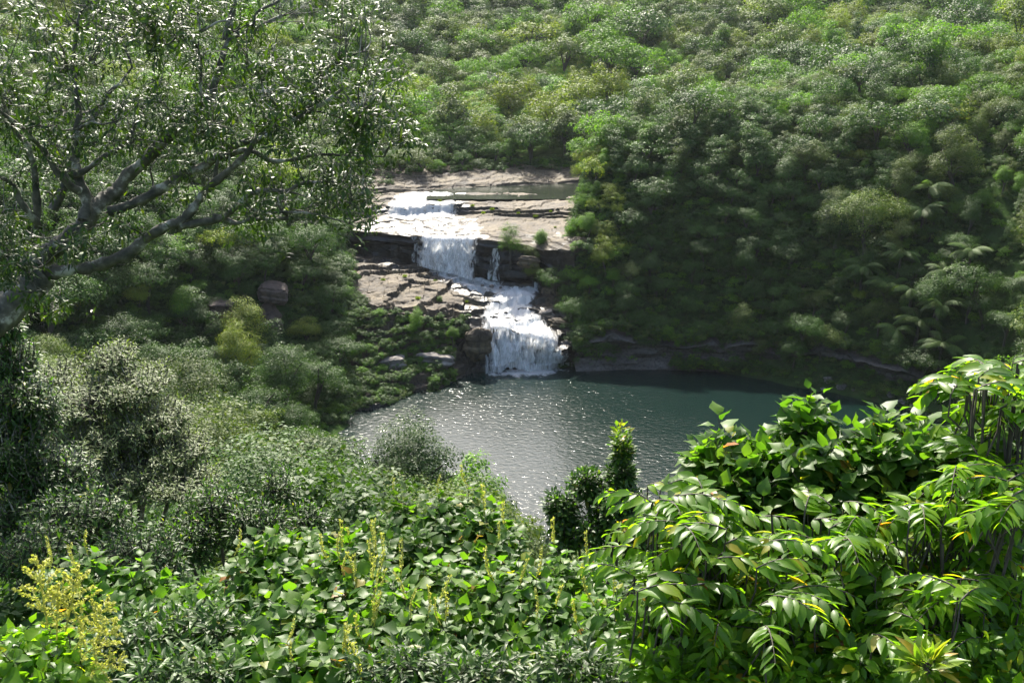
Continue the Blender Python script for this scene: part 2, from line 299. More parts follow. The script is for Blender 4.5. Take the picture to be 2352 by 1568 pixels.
def wet_fn(p, s):
    wv = np.zeros(np.broadcast(p, s).shape)
    def blob(s0, s1, pl, pr, v):
        nonlocal wv
        l = np.interp(s, [s0, s1], pl); r = np.interp(s, [s0, s1], pr)
        e = np.clip((p - l) / 25 + .5, 0, 1) * np.clip((r - p) / 25 + .5, 0, 1) * np.clip((s - s0) * 3 + .5, 0, 1) * np.clip((s1 - s) * 3 + .5, 0, 1)
        wv = np.maximum(wv, e * v)
    blob(8, 10.4, (850, 930), (1090, 1060), 1.0); blob(6, 8, (800, 850), (1130, 1090), .62); blob(5, 6, (770, 770), (1390, 1390), .9)
    blob(3.9, 5.1, (1080, 940), (1260, 1240), 1.0); blob(1, 3.9, (1060, 1060), (1390, 1300), .95); blob(6, 7.4, (1210, 1210), (1330, 1330), .35)
    blob(4.6, 5.0, (820, 815), (1000, 960), .7); blob(0, 1.15, (770, 770), (1390, 1390), .9)
    return wv
wet = wet_fn(GP, GS); dark = np.interp(GS, [0, 1, 1.3, 2.9, 3.05, 4.9, 5.05, 5.9, 6.03, NR], [.7, .7, .55, .45, 0, 0, .9, .9, 0, 0])  # dark: shade of the walls facing the viewer, painted into the rock
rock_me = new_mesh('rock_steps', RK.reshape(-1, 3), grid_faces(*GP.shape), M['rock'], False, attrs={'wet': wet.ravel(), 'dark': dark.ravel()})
tag(link('rock_steps', rock_me), 'layered brown sandstone ledges that carry the falls', None, None, 'structure')
def rock_height(x, y):              # base height under (x, y), for the terrain below
    p = PC + FPX * x / (y * math.cos(PITCH) + (CAMZ - 12) * math.sin(PITCH))
    c = np.clip(((p - PX[0]) / 2).astype(int), 0, len(PX) - 1); z = np.full(x.shape, -3.0)
    for i in range(NR - 1):
        a, b = RY[i][c], RY[i + 1][c]; k = (y >= np.minimum(a, b)) & (y <= np.maximum(a, b) + 1e-6)
        f = np.clip((y - a) / (b - a + 1e-6), 0, 1); z = np.where(k, RZ[i][c] * (1 - f) + RZ[i + 1][c] * f, z)
    z = np.where(y > RY[-1][c], RZ[-1][c], z)
    inside = np.clip((p - 790) / 25, 0, 1) * np.clip((1350 - p - np.interp(y, [150, 175, 195, 230], [10, 40, 20, -30])) / 25, 0, 1) * np.clip((y - RY[0][c]) / 3 + 1, 0, 1) * np.clip((RY[-2][c] - y) / 4, 0, 1)
    return z, inside
# ------------------------------------------------------------------ terrain
CP = []
def cp(*a): CP.append(a)
for x, dz in ((-160, 14), (-90, 7), (-50, 3), (-25, 1), (0, 0), (25, 0), (50, 1), (80, 5), (130, 14), (200, 24)):
    for y, z in ((-40, 49), (-8, 47.2), (3, 45.4), (9, 43), (15, 39.6), (30, 31.5), (50, 21)): cp(x, y, z + dz * (y / 50 if y > 0 else 0) * .6 + (0 if abs(x) < 60 else dz * .3))
for k in ((-120, 75, 24), (-80, 75, 17), (-50, 78, 12), (-25, 78, 9.5), (0, 76, 8.5), (25, 74, 9), (50, 78, 11), (80, 80, 22), (120, 80, 36), (180, 90, 55)): cp(*k)
SHORE = [(2, 157), (-5, 153.5), (-11, 149), (-16, 145), (-20, 141), (-24, 131), (-19, 114), (-4, 104), (15, 99), (35, 99), (50, 106), (58, 122), (57, 134), (53, 141.5), (46, 148), (38, 154), (30, 158), (20, 160.5), (10, 160)]
for x, y in SHORE: cp(x, y, -.3)
for k in ((0, 140, -3.5), (20, 130, -4), (40, 125, -4), (0, 120, -4), (25, 145, -4), (-12, 130, -3.5), (45, 138, -3), (10, 112, -3)): cp(*k)
# left bank and its cliff
for k in ((-28, 128, 2), (-26, 112, 3), (-45, 115, 7), (-70, 110, 14), (-100, 110, 23), (-24, 140, 1.5), (-28, 145, 2.5), (-33, 149, 4), (-36, 153, 15), (-31, 154, 12), (-26, 152, 8), (-23, 160, 11.5), (-45, 143, 6), (-48, 148, 16), (-62, 132, 9), (-66, 138, 18), (-85, 130, 20),
          (-30, 166, 15), (-40, 168, 19), (-55, 165, 23), (-80, 160, 29), (-120, 160, 40), (-28, 185, 17.5), (-34, 188, 20), (-45, 195, 25), (-70, 200, 32), (-110, 200, 42), (-160, 200, 55), (-32, 215, 21), (-45, 225, 25), (-70, 230, 30), (-110, 240, 40)): cp(*k)
# far bank and hills
for x, dz in ((-200, 14), (-120, 8), (-60, 3), (-25, 0), (10, 0), (40, 0), (70, 3), (110, 6), (160, 9), (220, 14)):
    for y, z in ((242, 22.5), (270, 26), (310, 33), (355, 43), (420, 56)): cp(x + (y - 232) * .15 * np.sign(x), y, z + dz - (4 if (x in (110, 160) and y > 350) else 0))
for x in (-300, -150, 0, 120): cp(x, 520, 80); cp(x, 650, 105); cp(x, 850, 130)
for k in ((200, 470, 52), (260, 520, 54), (330, 640, 75), (400, 800, 125), (300, 850, 130), (180, 500, 58), (350, 400, 90), (420, 500, 110), (-400, 300, 90), (-420, 600, 120)): cp(*k)
# right spur between pool and river, and the slope beyond
for k in ((12, 163, 5), (18, 163, 7), (28, 163, 8), (40, 160, 8), (50, 152, 7), (58, 143, 6), (63, 134, 8), (64, 122, 8), (62, 105, 6),
          (9, 170, 9.5), (7, 176, 12), (12, 173, 17), (16, 176, 22), (15.5, 186, 28), (13.5, 196, 26.5), (12, 205, 21), (13, 190, 25), (20, 181, 27), (30, 181, 28), (42, 178, 28), (52, 170, 25), (60, 158, 19), (68, 148, 18), (72, 135, 17), (76, 120, 20),
          (22, 192, 31), (20, 205, 29), (26, 215, 25), (36, 228, 24), (30, 198, 33), (45, 200, 35), (60, 190, 34), (72, 172, 31), (82, 158, 31), (92, 140, 31), (100, 120, 33), (50, 225, 34), (70, 220, 39), (90, 200, 41), (110, 175, 44), (120, 150, 45), (130, 125, 48), (85, 250, 42), (120, 230, 48), (150, 200, 56), (200, 180, 70), (180, 150, 66), (60, 255, 31), (150, 280, 50)): cp(*k)
CP = np.array(CP, float)
def rbf_fit():
    D = np.sqrt(((CP[:, None, :2] - CP[None, :, :2]) ** 2).sum(-1)); n = len(CP)
    A = np.zeros((n + 1, n + 1)); A[:n, :n] = D; A[n, :n] = 1; A[:n, n] = 1
    return np.linalg.lstsq(A, np.append(CP[:, 2], 0), rcond=None)[0]
RW = rbf_fit()
def terrain_z(x, y, raw=False):
    sh = np.shape(x); x = np.ravel(x).astype(float); y = np.ravel(y).astype(float); z = np.empty_like(x)
    for i in range(0, len(x), 20000):
        d = np.sqrt((x[i:i + 20000, None] - CP[None, :, 0]) ** 2 + (y[i:i + 20000, None] - CP[None, :, 1]) ** 2); z[i:i + 20000] = d @ RW[:-1] + RW[-1]
    amp = np.interp(np.hypot(x - 0, y), [0, 20, 100, 300, 600], [.2, .5, .5, 1.6, 5])
    z = z + fbm(np.stack([x * .045, y * .045, 0 * x], -1), 4, 2) * amp
    if not raw:
        rz = np.full_like(z, 99.0); m = np.zeros_like(z)
        sel = (y > 135) & (y < 255) & (np.abs(x) < 60)
        for dy in (-1.6, 0, 1.6):
            a, b = rock_height(x[sel], y[sel] + dy); rz[sel] = np.minimum(rz[sel], a)
            if dy == 0: m[sel] = b
        z = np.where(m > 0, np.where(m > .5, np.minimum(z, rz - 1.2) * 1.0, z * (1 - m * 2 * 1) + np.minimum(z, rz - 1.2) * m * 2), z)
    return z.reshape(sh)
def axis(segs):
    out = [segs[0][0]]
    for a, b, st in segs: out += list(np.linspace(a, b, max(1, int(round((b - a) / st))) + 1)[1:])
    return np.array(out)
ax_ = axis([(-600, -120, 12), (-120, -45, 2.5), (-45, 75, .8), (75, 140, 2.5), (140, 640, 12)])
ay_ = axis([(-60, -5, 5), (-5, 20, 1.2), (20, 95, 2), (95, 215, .8), (215, 440, 3), (440, 1000, 14)])
TX, TY = np.meshgrid(ax_, ay_)
TZ = terrain_z(TX, TY)
tag(link('terrain', new_mesh('terrain', np.stack([TX, TY, TZ], -1).reshape(-1, 3), grid_faces(*TX.shape), M['floor'])), 'wooded valley ground', None, None, 'structure')
# ------------------------------------------------------------------ still water
def flat(name, poly, z, mat):
    V = [(x, y, z) for x, y in poly]; me = bpy.data.meshes.new(name); me.from_pydata(V, [], [list(range(len(V)))]); me.materials.append(mat)
    return link(name, me)
tag(flat('water', [(-40, 92), (72, 92), (72, 168), (-40, 168)], 0, M['pool']), 'dark green plunge pool', None, None, 'structure')
tag(flat('river_water', [(-16, 203), (60, 203), (60, 238), (-16, 238)], 19.2, M['river']), 'still upper river behind the rock shelf', None, None, 'structure')
# ------------------------------------------------------------------ falling water
def strip(name, label, knots, mat, off=.15, lump=.2, dens=0.0, cat='waterfall', res=.22, edge=.35, layers=1, drop=None, smooth=0):
    """knots: (s, p_left, p_right, lift towards viewer)"""
    kn = np.array(knots, float); g = []
    root = None; Vs = []; Fs = []; Ds = []; Us = []; n0 = 0
    for ly in range(layers):
        s = []
        for a, b in zip(kn[:-1], kn[1:]):
            L = np.linalg.norm(surf(a[1:3].mean(), a[0]) - surf(b[1:3].mean(), b[0])); s.append(np.linspace(a[0], b[0], max(2, int(L / res)), endpoint=False))
        s = np.concatenate(s + [[kn[-1][0]]]); order = np.argsort(kn[:, 0]); ks = kn[order]
        nC = 90; t = np.linspace(0, 1, nC)
        l = np.interp(s, ks[:, 0], ks[:, 1]); r = np.interp(s, ks[:, 0], ks[:, 2]); lift = np.interp(s, ks[:, 0], ks[:, 3])
        jl = vnoise(np.stack([s * 6, 0 * s + 3, 0 * s + ly], -1), 4) * 5; jr = vnoise(np.stack([s * 6, 0 * s + 9, 0 * s + ly], -1), 5) * 5
        P = (l + jl)[:, None] * (1 - t) + (r + jr)[:, None] * t; S = np.repeat(s[:, None], nC, 1)
        W = rock_disp(surf(P, S), S) if drop is None else surf(P, S)
        if drop is not None: W = W * .0 + drop(P, S)
        if smooth and len(s) > smooth * 2:
            W0 = W.copy(); Wp = np.concatenate([W[:1].repeat(smooth, 0), W, W[-1:].repeat(smooth, 0)]); W = sum(Wp[i:i + len(s)] for i in range(2 * smooth + 1)) / (2 * smooth + 1)
            fz = (np.clip(np.minimum(np.arange(len(s)), np.arange(len(s))[::-1]) / smooth, 0, 1))[:, None, None]; W = W0 * (1 - fz) + W * fz
        v = np.concatenate([[0], np.cumsum(np.linalg.norm(np.diff(W[:, nC // 2], axis=0), axis=1))])
        W[..., 2] += off; W[..., 1] -= lift[:, None] + ly * .35
        U = np.stack([W[..., 0] + ly * 31.7, np.repeat(v[:, None], nC, 1) + ly * 7], -1)
        rel = fbm(np.stack([U[..., 0] * 1.3, U[..., 1] * .25, 0 * P + ly], -1), 4, 8) * lump
        W[..., 1] -= rel; W[..., 2] += rel * .5
        ed = np.minimum(t, 1 - t) * 2
        D = dens - .12 * ly - edge * np.clip(1 - ed * 3.5, 0, 1)[None, :] + 0 * S
        Vs.append(W.reshape(-1, 3)); Fs.append(grid_faces(len(s), nC) + n0); n0 += W.shape[0] * nC; Ds.append(D.ravel()); Us.append(U.reshape(-1, 2))
    me = new_mesh(name, np.concatenate(Vs), np.concatenate(Fs), mat, attrs={'foam_amount': np.concatenate(Ds)}, uv=np.concatenate(Us))
    o = link(name, me); return tag(o, label, cat)
def free_fall(top_s, bot_s, throw):
    def f(P, S):
        k = np.clip((top_s - S) / (top_s - bot_s), 0, 1); A = rock_disp(surf(P, 0 * S + top_s), 0 * S + top_s); B = surf(P, 0 * S + bot_s)
        W = A.copy(); W[..., 2] = A[..., 2] * (1 - k) + B[..., 2] * k; W[..., 1] = A[..., 1] - throw * np.sqrt(k) ; return W
    return f
strip('cascade', 'low white cascade spilling from the upper river over a step', [(10.3, 940, 1035, .05), (9.6, 905, 1045, .1), (9, 893, 1048, .2), (8.0, 885, 1050, .3), (7.7, 890, 1060, .1)], M['cascade'], .16, .2, .13, 'cascade', smooth=2)
strip('slab_stream', 'thin silvery sheet of water sliding over the wet grey slab', [(7.9, 870, 1085, .05), (7.2, 890, 1110, .05), (6.6, 930, 1120, .05), (6.05, 945, 1130, .1)], M['film'], .2, .08, -.02, 'stream', smooth=4)
strip('waterfall', 'upper white waterfall dropping off the dark ledge', [(6.35, 975, 1105, .0), (6.0, 960, 1100, .1), (5.5, 957, 1096, .2), (5.0, 957, 1095, .3)], M['fall'], .12, .18, .1, 'waterfall', .12, .3, 2, free_fall(6.1, 4.95, 2.6))
strip('waterfall', 'thin ribbon of water beside the upper waterfall, in front of the dark wall', [(6.2, 946, 966, .0), (6.0, 944, 966, .1), (5.5, 946, 963, .2), (5.0, 946, 962, .3)], M['fall'], .1, .1, -.06, 'waterfall', .12, .25, 1, free_fall(6.1, 4.95, .7))
strip('waterfall', 'narrow trickle falling beside the ledge shrubs', [(6.2, 1126, 1149, .0), (6.0, 1124, 1149, .1), (5.5, 1122, 1149, .2), (5.0, 1118, 1152, .3)], M['fall'], .1, .1, -.05, 'waterfall', .12, .25, 1, free_fall(6.1, 4.95, .7))
strip('churning_stream', 'foaming white run-out below the upper waterfall', [(5.02, 950, 1130, .3), (4.85, 965, 1190, .1), (4.6, 1010, 1240, .1), (4.3, 1080, 1236, .1)], M['cascade'], .14, .12, .06, 'stream')
strip('cascade', 'narrow stepped white cascade between dark rocks', [(4.75, 1175, 1240, .1), (4.3, 1140, 1235, .1), (4.0, 1120, 1228, .15), (3.5, 1106, 1230, .2), (3.0, 1102, 1252, .2), (2.4, 1106, 1272, .2)], M['cascade'], .3, .3, .14, 'cascade', smooth=3)
strip('waterfall', 'broad lower waterfall pouring into the dark pool', [(3.05, 1104, 1254, .1), (2.5, 1103, 1284, .4), (2.0, 1103, 1306, .7), (1.6, 1104, 1317, 1.0), (1.2, 1105, 1324, 1.1), (1.0, 1105, 1326, 1.2)], M['fall'], .35, .45, .05, 'waterfall', .14, .3, 2, smooth=9)
# foam where the lower falls meet the pool
a = np.linspace(0, 2 * math.pi, 60); rr = np.linspace(0, 1, 14); c0 = atZ(1215, 853, 0)
AA, RR_ = np.meshgrid(a, rr); FX = c0[0] + np.cos(AA) * RR_ * 8.6; FY = c0[1] + np.sin(AA) * RR_ * 5.4
me = new_mesh('foam', np.stack([FX, FY, 0 * FX + .03], -1).reshape(-1, 3), grid_faces(*AA.shape), M['cascade'], attrs={'foam_amount': (.3 - .75 * RR_ + .25 * vnoise(np.stack([np.cos(AA) * 2.5, np.sin(AA) * 2.5, RR_ * 2], -1), 6) * RR_).ravel()}, uv=np.stack([FX, FY], -1).reshape(-1, 2))
tag(link('foam', me), 'white foam spreading at the foot of the lower waterfall', None, None, 'stuff')
# ------------------------------------------------------------------ tree crowns for slopes and banks
def crown_geo(nc, nl, ls, style, seed):
    global rng
    keep = rng; rng = np.random.default_rng(seed); g = Geo()
    if style == 'dome': ax = np.array([1, 1, .72])
    elif style == 'tall': ax = np.array([.78, .78, 1.15])
    else: ax = np.array([1.1, 1.1, .5])
    c = rdir(nc * 3); c = c[c[:, 2] > -.35][:nc]; c = c * (rng.uniform(.4, .95, len(c)))[:, None] * ax * (1 + .25 * rng.standard_normal(3))
    rad = rng.uniform(.14, .36, len(c))
    P = []; Nn = []
    for ci, ri in zip(c, rad):
        d = rdir(int(nl * (ri / .32) ** 2)); d[:, 2] = np.where(rng.random(len(d)) < .7, np.abs(d[:, 2]), d[:, 2])
        rr = ri * rng.uniform(.4, 1.2, len(d)) ** .6
        q = ci + d * rr[:, None] * np.array([1, 1, .8]); P.append(q)
        Nn.append(norm(d * .7 + norm(ci) * .5 + np.array([0, 0, .45]) + .38 * rng.standard_normal(d.shape)))
    P = np.concatenate(P); Nn = np.concatenate(Nn)
    d = norm(np.cross(Nn, rdir(len(P))))
    leaves(g, P + np.array([0, 0, 1.25]), d, Nn, ls * rng.uniform(.6, 1.35, len(P)), QUAD)
    rng = keep; return g
def trunk_geo(seed, m=0):
    global rng
    keep = rng; rng = np.random.default_rng(seed); g = Geo()
    top = np.array([rng.uniform(-.15, .15), rng.uniform(-.15, .15), .9])
    tube(g, smooth_path([(0, 0, -.35), (.03, -.02, .3), top], 4), np.linspace(.075, .045, 9), 6, m)
    for k in range(6):
        a = rng.uniform(0, 6.28); e = np.array([math.cos(a) * .6, math.sin(a) * .6, rng.uniform(1.1, 1.7)])
        tube(g, smooth_path([top * rng.uniform(.6, 1), (top + e) / 2 + [0, 0, .08], e], 3), np.linspace(.035, .01, 7), 5, m)
    rng = keep; return g
KINDS = ['dark', 'silver', 'bright', 'yellow']; STY = ['dome', 'tall', 'flat']
KWORD = {'dark': 'dark green', 'silver': 'silvery grey-green', 'bright': 'bright green', 'yellow': 'yellow-green'}
SWORD = {'dome': 'round', 'tall': 'upright', 'flat': 'spreading'}
PROTO = {}
for i, k in enumerate(KINDS):
    for j, st in enumerate(STY):
        PROTO[k, st, 0] = crown_geo(44, 95, .08, st, 10 + i * 7 + j).mesh('crown', M[k])
        PROTO[k, st, 1] = crown_geo(70, 230, .043, st, 50 + i * 7 + j).mesh('crown', M[k])
for k in ('dark', 'silver', 'bright'):
    for j, st in enumerate(STY): PROTO[k, st, 2] = crown_geo(80, 380, .034, st, 80 + j + len(k)).mesh('crown', M[k])
TRUNK = [trunk_geo(s).mesh('trunk', M['bark_d']) for s in (1, 2, 3)]
def in_poly(p, q, poly):
    r = np.zeros(np.shape(p), bool); n = len(poly)
    for i in range(n):
        x1, y1 = poly[i]; x2, y2 = poly[(i + 1) % n]
        c = ((y1 > q) != (y2 > q)) & (p < (x2 - x1) * (q - y1) / (y2 - y1 + 1e-9) + x1); r ^= c
    return r
FALLS_POLY = [(818, 545), (812, 600), (815, 690), (850, 715), (1050, 745), (1100, 770), (1120, 860), (1315, 860), (1300, 790), (1240, 735), (1236, 660), (1180, 640), (1190, 585), (1290, 550), (1300, 475), (1335, 420), (1335, 385), (1000, 410), (870, 440), (890, 480), (850, 520)]
POOL_POLY = [(870, 945), (1000, 900), (1120, 860), (1310, 852), (1500, 836), (1650, 838), (1800, 862), (1900, 892), (2060, 922), (2120, 940), (2140, 1000), (1800, 1200), (1240, 1210), (1140, 1130), (1080, 1060), (1000, 1010), (900, 990)]
NEARQ = np.array([(-400, 690), (0, 720), (130, 700), (180, 750), (300, 850), (400, 872), (480, 868), (640, 862), (740, 915), (850, 960), (900, 988), (980, 982), (1060, 1050), (1090, 1090), (1130, 1098), (1180, 1175), (1230, 1205), (1300, 1260), (3000, 1260)], float)
def blocked(P, Rr, hh, frac=.8):
    p, q, d = project(P + np.array([0, 0, 1]) * hh[:, None]); pr = Rr / d * FPX * frac; bad = np.zeros(len(P), bool)
    for a in np.linspace(0, 2 * math.pi, 9)[:-1]:
        for poly in (FALLS_POLY, POOL_POLY, [(598, 648), (660, 648), (655, 692), (600, 692)], [(612, 715), (648, 715), (648, 765), (612, 765)]):
            bad |= in_poly(p + pr * math.cos(a), q + pr * .8 * math.sin(a), poly)
    return bad & (P[:, 1] < 231)
def scatter(x0, x1, y0, y1, sp):
    nx = int((x1 - x0) / sp); ny = int((y1 - y0) / sp)
    X, Y = np.meshgrid((np.arange(nx) + .5) * sp + x0, (np.arange(ny) + .5) * sp + y0); X = X + (np.arange(ny) % 2)[:, None] * sp * .5
    x = (X + rng.uniform(-.45, .45, X.shape) * sp).ravel(); y = (Y + rng.uniform(-.45, .45, X.shape) * sp).ravel()
    k = np.abs(x) < .49 * y + 22; return x[k], y[k]
T = []                                   # x y z R kind style
def add_trees(x0, x1, y0, y1, sp, r0, r1):
    x, y = scatter(x0, x1, y0, y1, sp); z = terrain_z(x, y, True); zt = terrain_z(x, y)
    Rr = rng.uniform(r0, r1, len(x)) * np.where(rng.random(len(x)) < .2, rng.uniform(1.2, 1.75, len(x)), rng.uniform(.85, 1.05, len(x)))
    ok = (zt > z - .6) & (z > .8)
    rz, m = rock_height(x, y); ok &= ~((m > .3) & (y < 233))
    Pp = np.stack([x, y, z], 1); p, q, d = project(Pp + np.array([0, 0, 1]) * (2.0 * Rr)[:, None])
    near = y < 128
    lim = np.interp(p, NEARQ[:, 0], NEARQ[:, 1]); isleft = (p < 1330)
    ok &= ~(near & isleft & (q < lim - 4)); ok &= ~(near & ~isleft & (x < 50))
    ok &= ~blocked(Pp, Rr, 1.2 * Rr); ok &= q > -170
    # species patches; sunlit and shaded slopes painted by lighter and darker kinds
    s = fbm(np.stack([x * .03, y * .03, 0 * x], 1), 3, 31) + rng.normal(0, .45, len(x))
    s = s + np.where((x > 48) & (y > 120) & (y < 240), .25, 0) + np.where(y > 232, .12, 0) + np.where((x > 10) & (x < 70) & (y > 190) & (y < 240), .3, 0)  # lighter kinds put the sun on the right slopes into leaf colour
    k = np.where(s < -.4, 0, np.where(s < .05, 1, np.where(s < .62, 2, 3)))
    steep = (y < 190) & (x > 0) & (x < 52); k = np.where(steep & (rng.random(len(x)) < .55), 0, k); k = np.where((y < 128) & (x < 40), np.where(rng.random(len(x)) < .5, 1, np.where(rng.random(len(x)) < .85, 0, 2)), k)
    k = np.where((y > 128) & (y < 200) & (x < -20), np.where(rng.random(len(x)) < .9, 0, k), k); k = np.where((y < 60) & (k > 1), 1, k)  # mostly dark kinds on the left cliff, its shade painted as leaf colour
    k = np.where((y < 128) & (k == 3), 1, k); k = np.where((x > 6) & (x < 17) & (y > 165) & (y < 203), np.where(rng.random(len(x)) < .6, 2, 3), k)  # bright and yellow kinds paint sunlight onto the spur edge
    st = rng.choice(3, len(x), p=[.55, .25, .2])
    for i in np.nonzero(ok)[0]: T.append((x[i], y[i], z[i] - .2, Rr[i], k[i], st[i]))
add_trees(-34, 4, 28, 60, 3.4, 1.8, 2.8)
add_trees(-60, 75, 60, 100, 4.8, 2.6, 4.2)
add_trees(-80, 95, 100, 150, 4.8, 2.5, 4.2)
add_trees(-120, 150, 150, 232, 3.4, 1.5, 2.9)
add_trees(8, 66, 157, 192, 2.6, 1.1, 2.1)
add_trees(-68, -22, 128, 168, 2.8, 1.2, 2.2)
add_trees(-170, 200, 232, 330, 4.1, 1.9, 4.5)
add_trees(-240, 280, 330, 470, 5.0, 2.4, 5.4)
add_trees(-420, 460, 470, 720, 8, 4, 6)
T = np.array(T)
# how much of each tree shows (discs, nearest first)
BW, BH = 588, 392; buf = np.zeros((BH, BW), bool); seen = np.zeros(len(T)); order = np.argsort(T[:, 1])
FORE = in_poly(*np.meshgrid((np.arange(BW) + .5) * 4, (np.arange(BH) + .5) * 4), [(-10, -10), (850, -10), (930, 200), (860, 480), (560, 560), (0, 700)])
FORE |= np.meshgrid(np.arange(BW), np.arange(BH))[1] * 4 > np.interp(np.arange(BW) * 4, [0, 250, 700, 1250, 1450, 1550, 1820, 2130, 2200, 2352], [1000, 1050, 1130, 1180, 1120, 1000, 930, 930, 850, 830])[None]
buf |= FORE
p_, q_, d_ = project(T[:, :3] + np.array([0, 0, 1.25]) * T[:, 3:4])
gx, gy = np.meshgrid(np.arange(BW) * 4 + 2, np.arange(BH) * 4 + 2)
for i in order:
    pr = T[i, 3] / d_[i] * FPX; x0 = max(0, int((p_[i] - pr) / 4)); x1 = min(BW, int((p_[i] + pr) / 4) + 1); y0 = max(0, int((q_[i] - pr) / 4)); y1 = min(BH, int((q_[i] + pr) / 4) + 1)
    if x1 <= x0 or y1 <= y0: continue
    m = ((gx[y0:y1, x0:x1] - p_[i]) ** 2 + (gy[y0:y1, x0:x1] - q_[i]) ** 2 * 1.6 < pr * pr) & ~buf[y0:y1, x0:x1]
    seen[i] = m.sum(); buf[y0:y1, x0:x1] |= m
top = np.argsort(-seen)[:300]; top = top[seen[top] > 0]; single = np.zeros(len(T), bool); single[top] = True
def zone(i):
    x, y = T[i, 0], T[i, 1]; p, q = p_[i], q_[i]
    if y < 60: return 'low on the near left slope'
    if y < 100 and p < 1300: return 'near the left pool bank'
    if y < 135 and p < 1300: return 'low on the left bank below the cliff'
    if p < 900 and y < 200: return 'on the left cliff' if q > 560 else 'above the left cliff'
    if y > 226 and p < 1120: return 'left of the upper river' if q > 260 else 'on the far hillside'
    if y > 226 and p < 1420 and q > 200: return 'behind the upper river pool'
    if y > 226: return 'on the far ridge'
    if p < 1480: return 'on the spur tip beside the falls' if q < 600 else 'on the spur foot by the lower waterfall'
    if p < 1750: return 'on the shaded cliff above the pool' if q > 420 else 'on the upper spur slope'
    if p < 2050: return 'on the slope right of the cliff face' if q > 420 else 'on the upper right slope'
    return 'by the tree ferns on the right slope' if q > 480 else 'high on the right-hand slope' if q < 250 else 'midway up the right-hand slope'
ORD = 'first second third fourth fifth sixth seventh eighth ninth tenth eleventh twelfth thirteenth fourteenth fifteenth sixteenth seventeenth eighteenth nineteenth twentieth'.split() + ['further'] * 40
cls = {}
for i in top: cls.setdefault((zone(i), int(T[i, 4]), int(T[i, 5])), []).append(i)
def place_tree(i, label, group):
    x, y, z, r, k, st = T[i]; lod = 2 if y < 90 and k < 3 else 1 if y < 175 else 0
    root = empty('forest_tree', (x, y, z)); root.rotation_euler = (0, 0, rng.uniform(0, 6.28)); sz = r * rng.uniform(.85, 1.2); root.scale = (r, r, sz)
    tag(root, label, 'tree', group)
    link('crown', PROTO[KINDS[int(k)], STY[int(st)], lod], root); link('trunk', TRUNK[i % 3], root)
for (zn, k, st), mem in cls.items():
    mem.sort(key=lambda i: p_[i]); kw = f'{SWORD[STY[st]]} {KWORD[KINDS[k]]} tree'
    for n, i in enumerate(mem):
        lab = f'{kw} {zn}' if len(mem) == 1 else f'{ORD[n]} {kw} from the left {zn}'
        place_tree(i, lab, 'forest trees ' + zn)
# undercut dark rock wall on the right of the pool
wl = smooth_path([(9.5, 159, 0), (14, 159.6, 0), (20, 159.8, 0), (28, 159, 0), (36, 157, 0), (44, 153, 0), (51, 147.2, 0), (56, 142, 0)], 40)
hz = np.linspace(0, 1, 40); Wt = norm(np.gradient(wl, axis=0)); Wn = np.stack([-Wt[:, 1], Wt[:, 0], 0 * Wt[:, 0]], -1); Wn = -Wn if Wn[0, 1] > 0 else Wn
hgt = np.interp(np.linspace(0, 1, len(wl)), [0, .3, 1], [5.5, 6, 5]) + 2.2 * vnoise(wl * .13, 4) + .8 * vnoise(wl * .6, 5); prof = np.interp(hz, [0, .15, .5, .75, .9, 1], [.9, .4, -.2, .2, .6, -1.2])
WP = wl[:, None, :] + Wn[:, None, :] * prof[None, :, None] * 1.2; WP[..., 2] = -.6 + hz[None] * hgt[:, None]
lay = vnoise(np.stack([WP[..., 0] * .06, WP[..., 1] * .06, WP[..., 2] * 1.3], -1), 3) * .7 + fbm(WP * np.array([.3, .3, .8]), 4, 9) * .7
WP = WP + Wn[:, None, :] * lay[..., None] * .8
tag(link('rock_wall', new_mesh('rock_wall', WP.reshape(-1, 3), grid_faces(*WP.shape[:2]), M['wall'], False)), 'dark undercut rock face above the water on the right', None, None, 'structure')
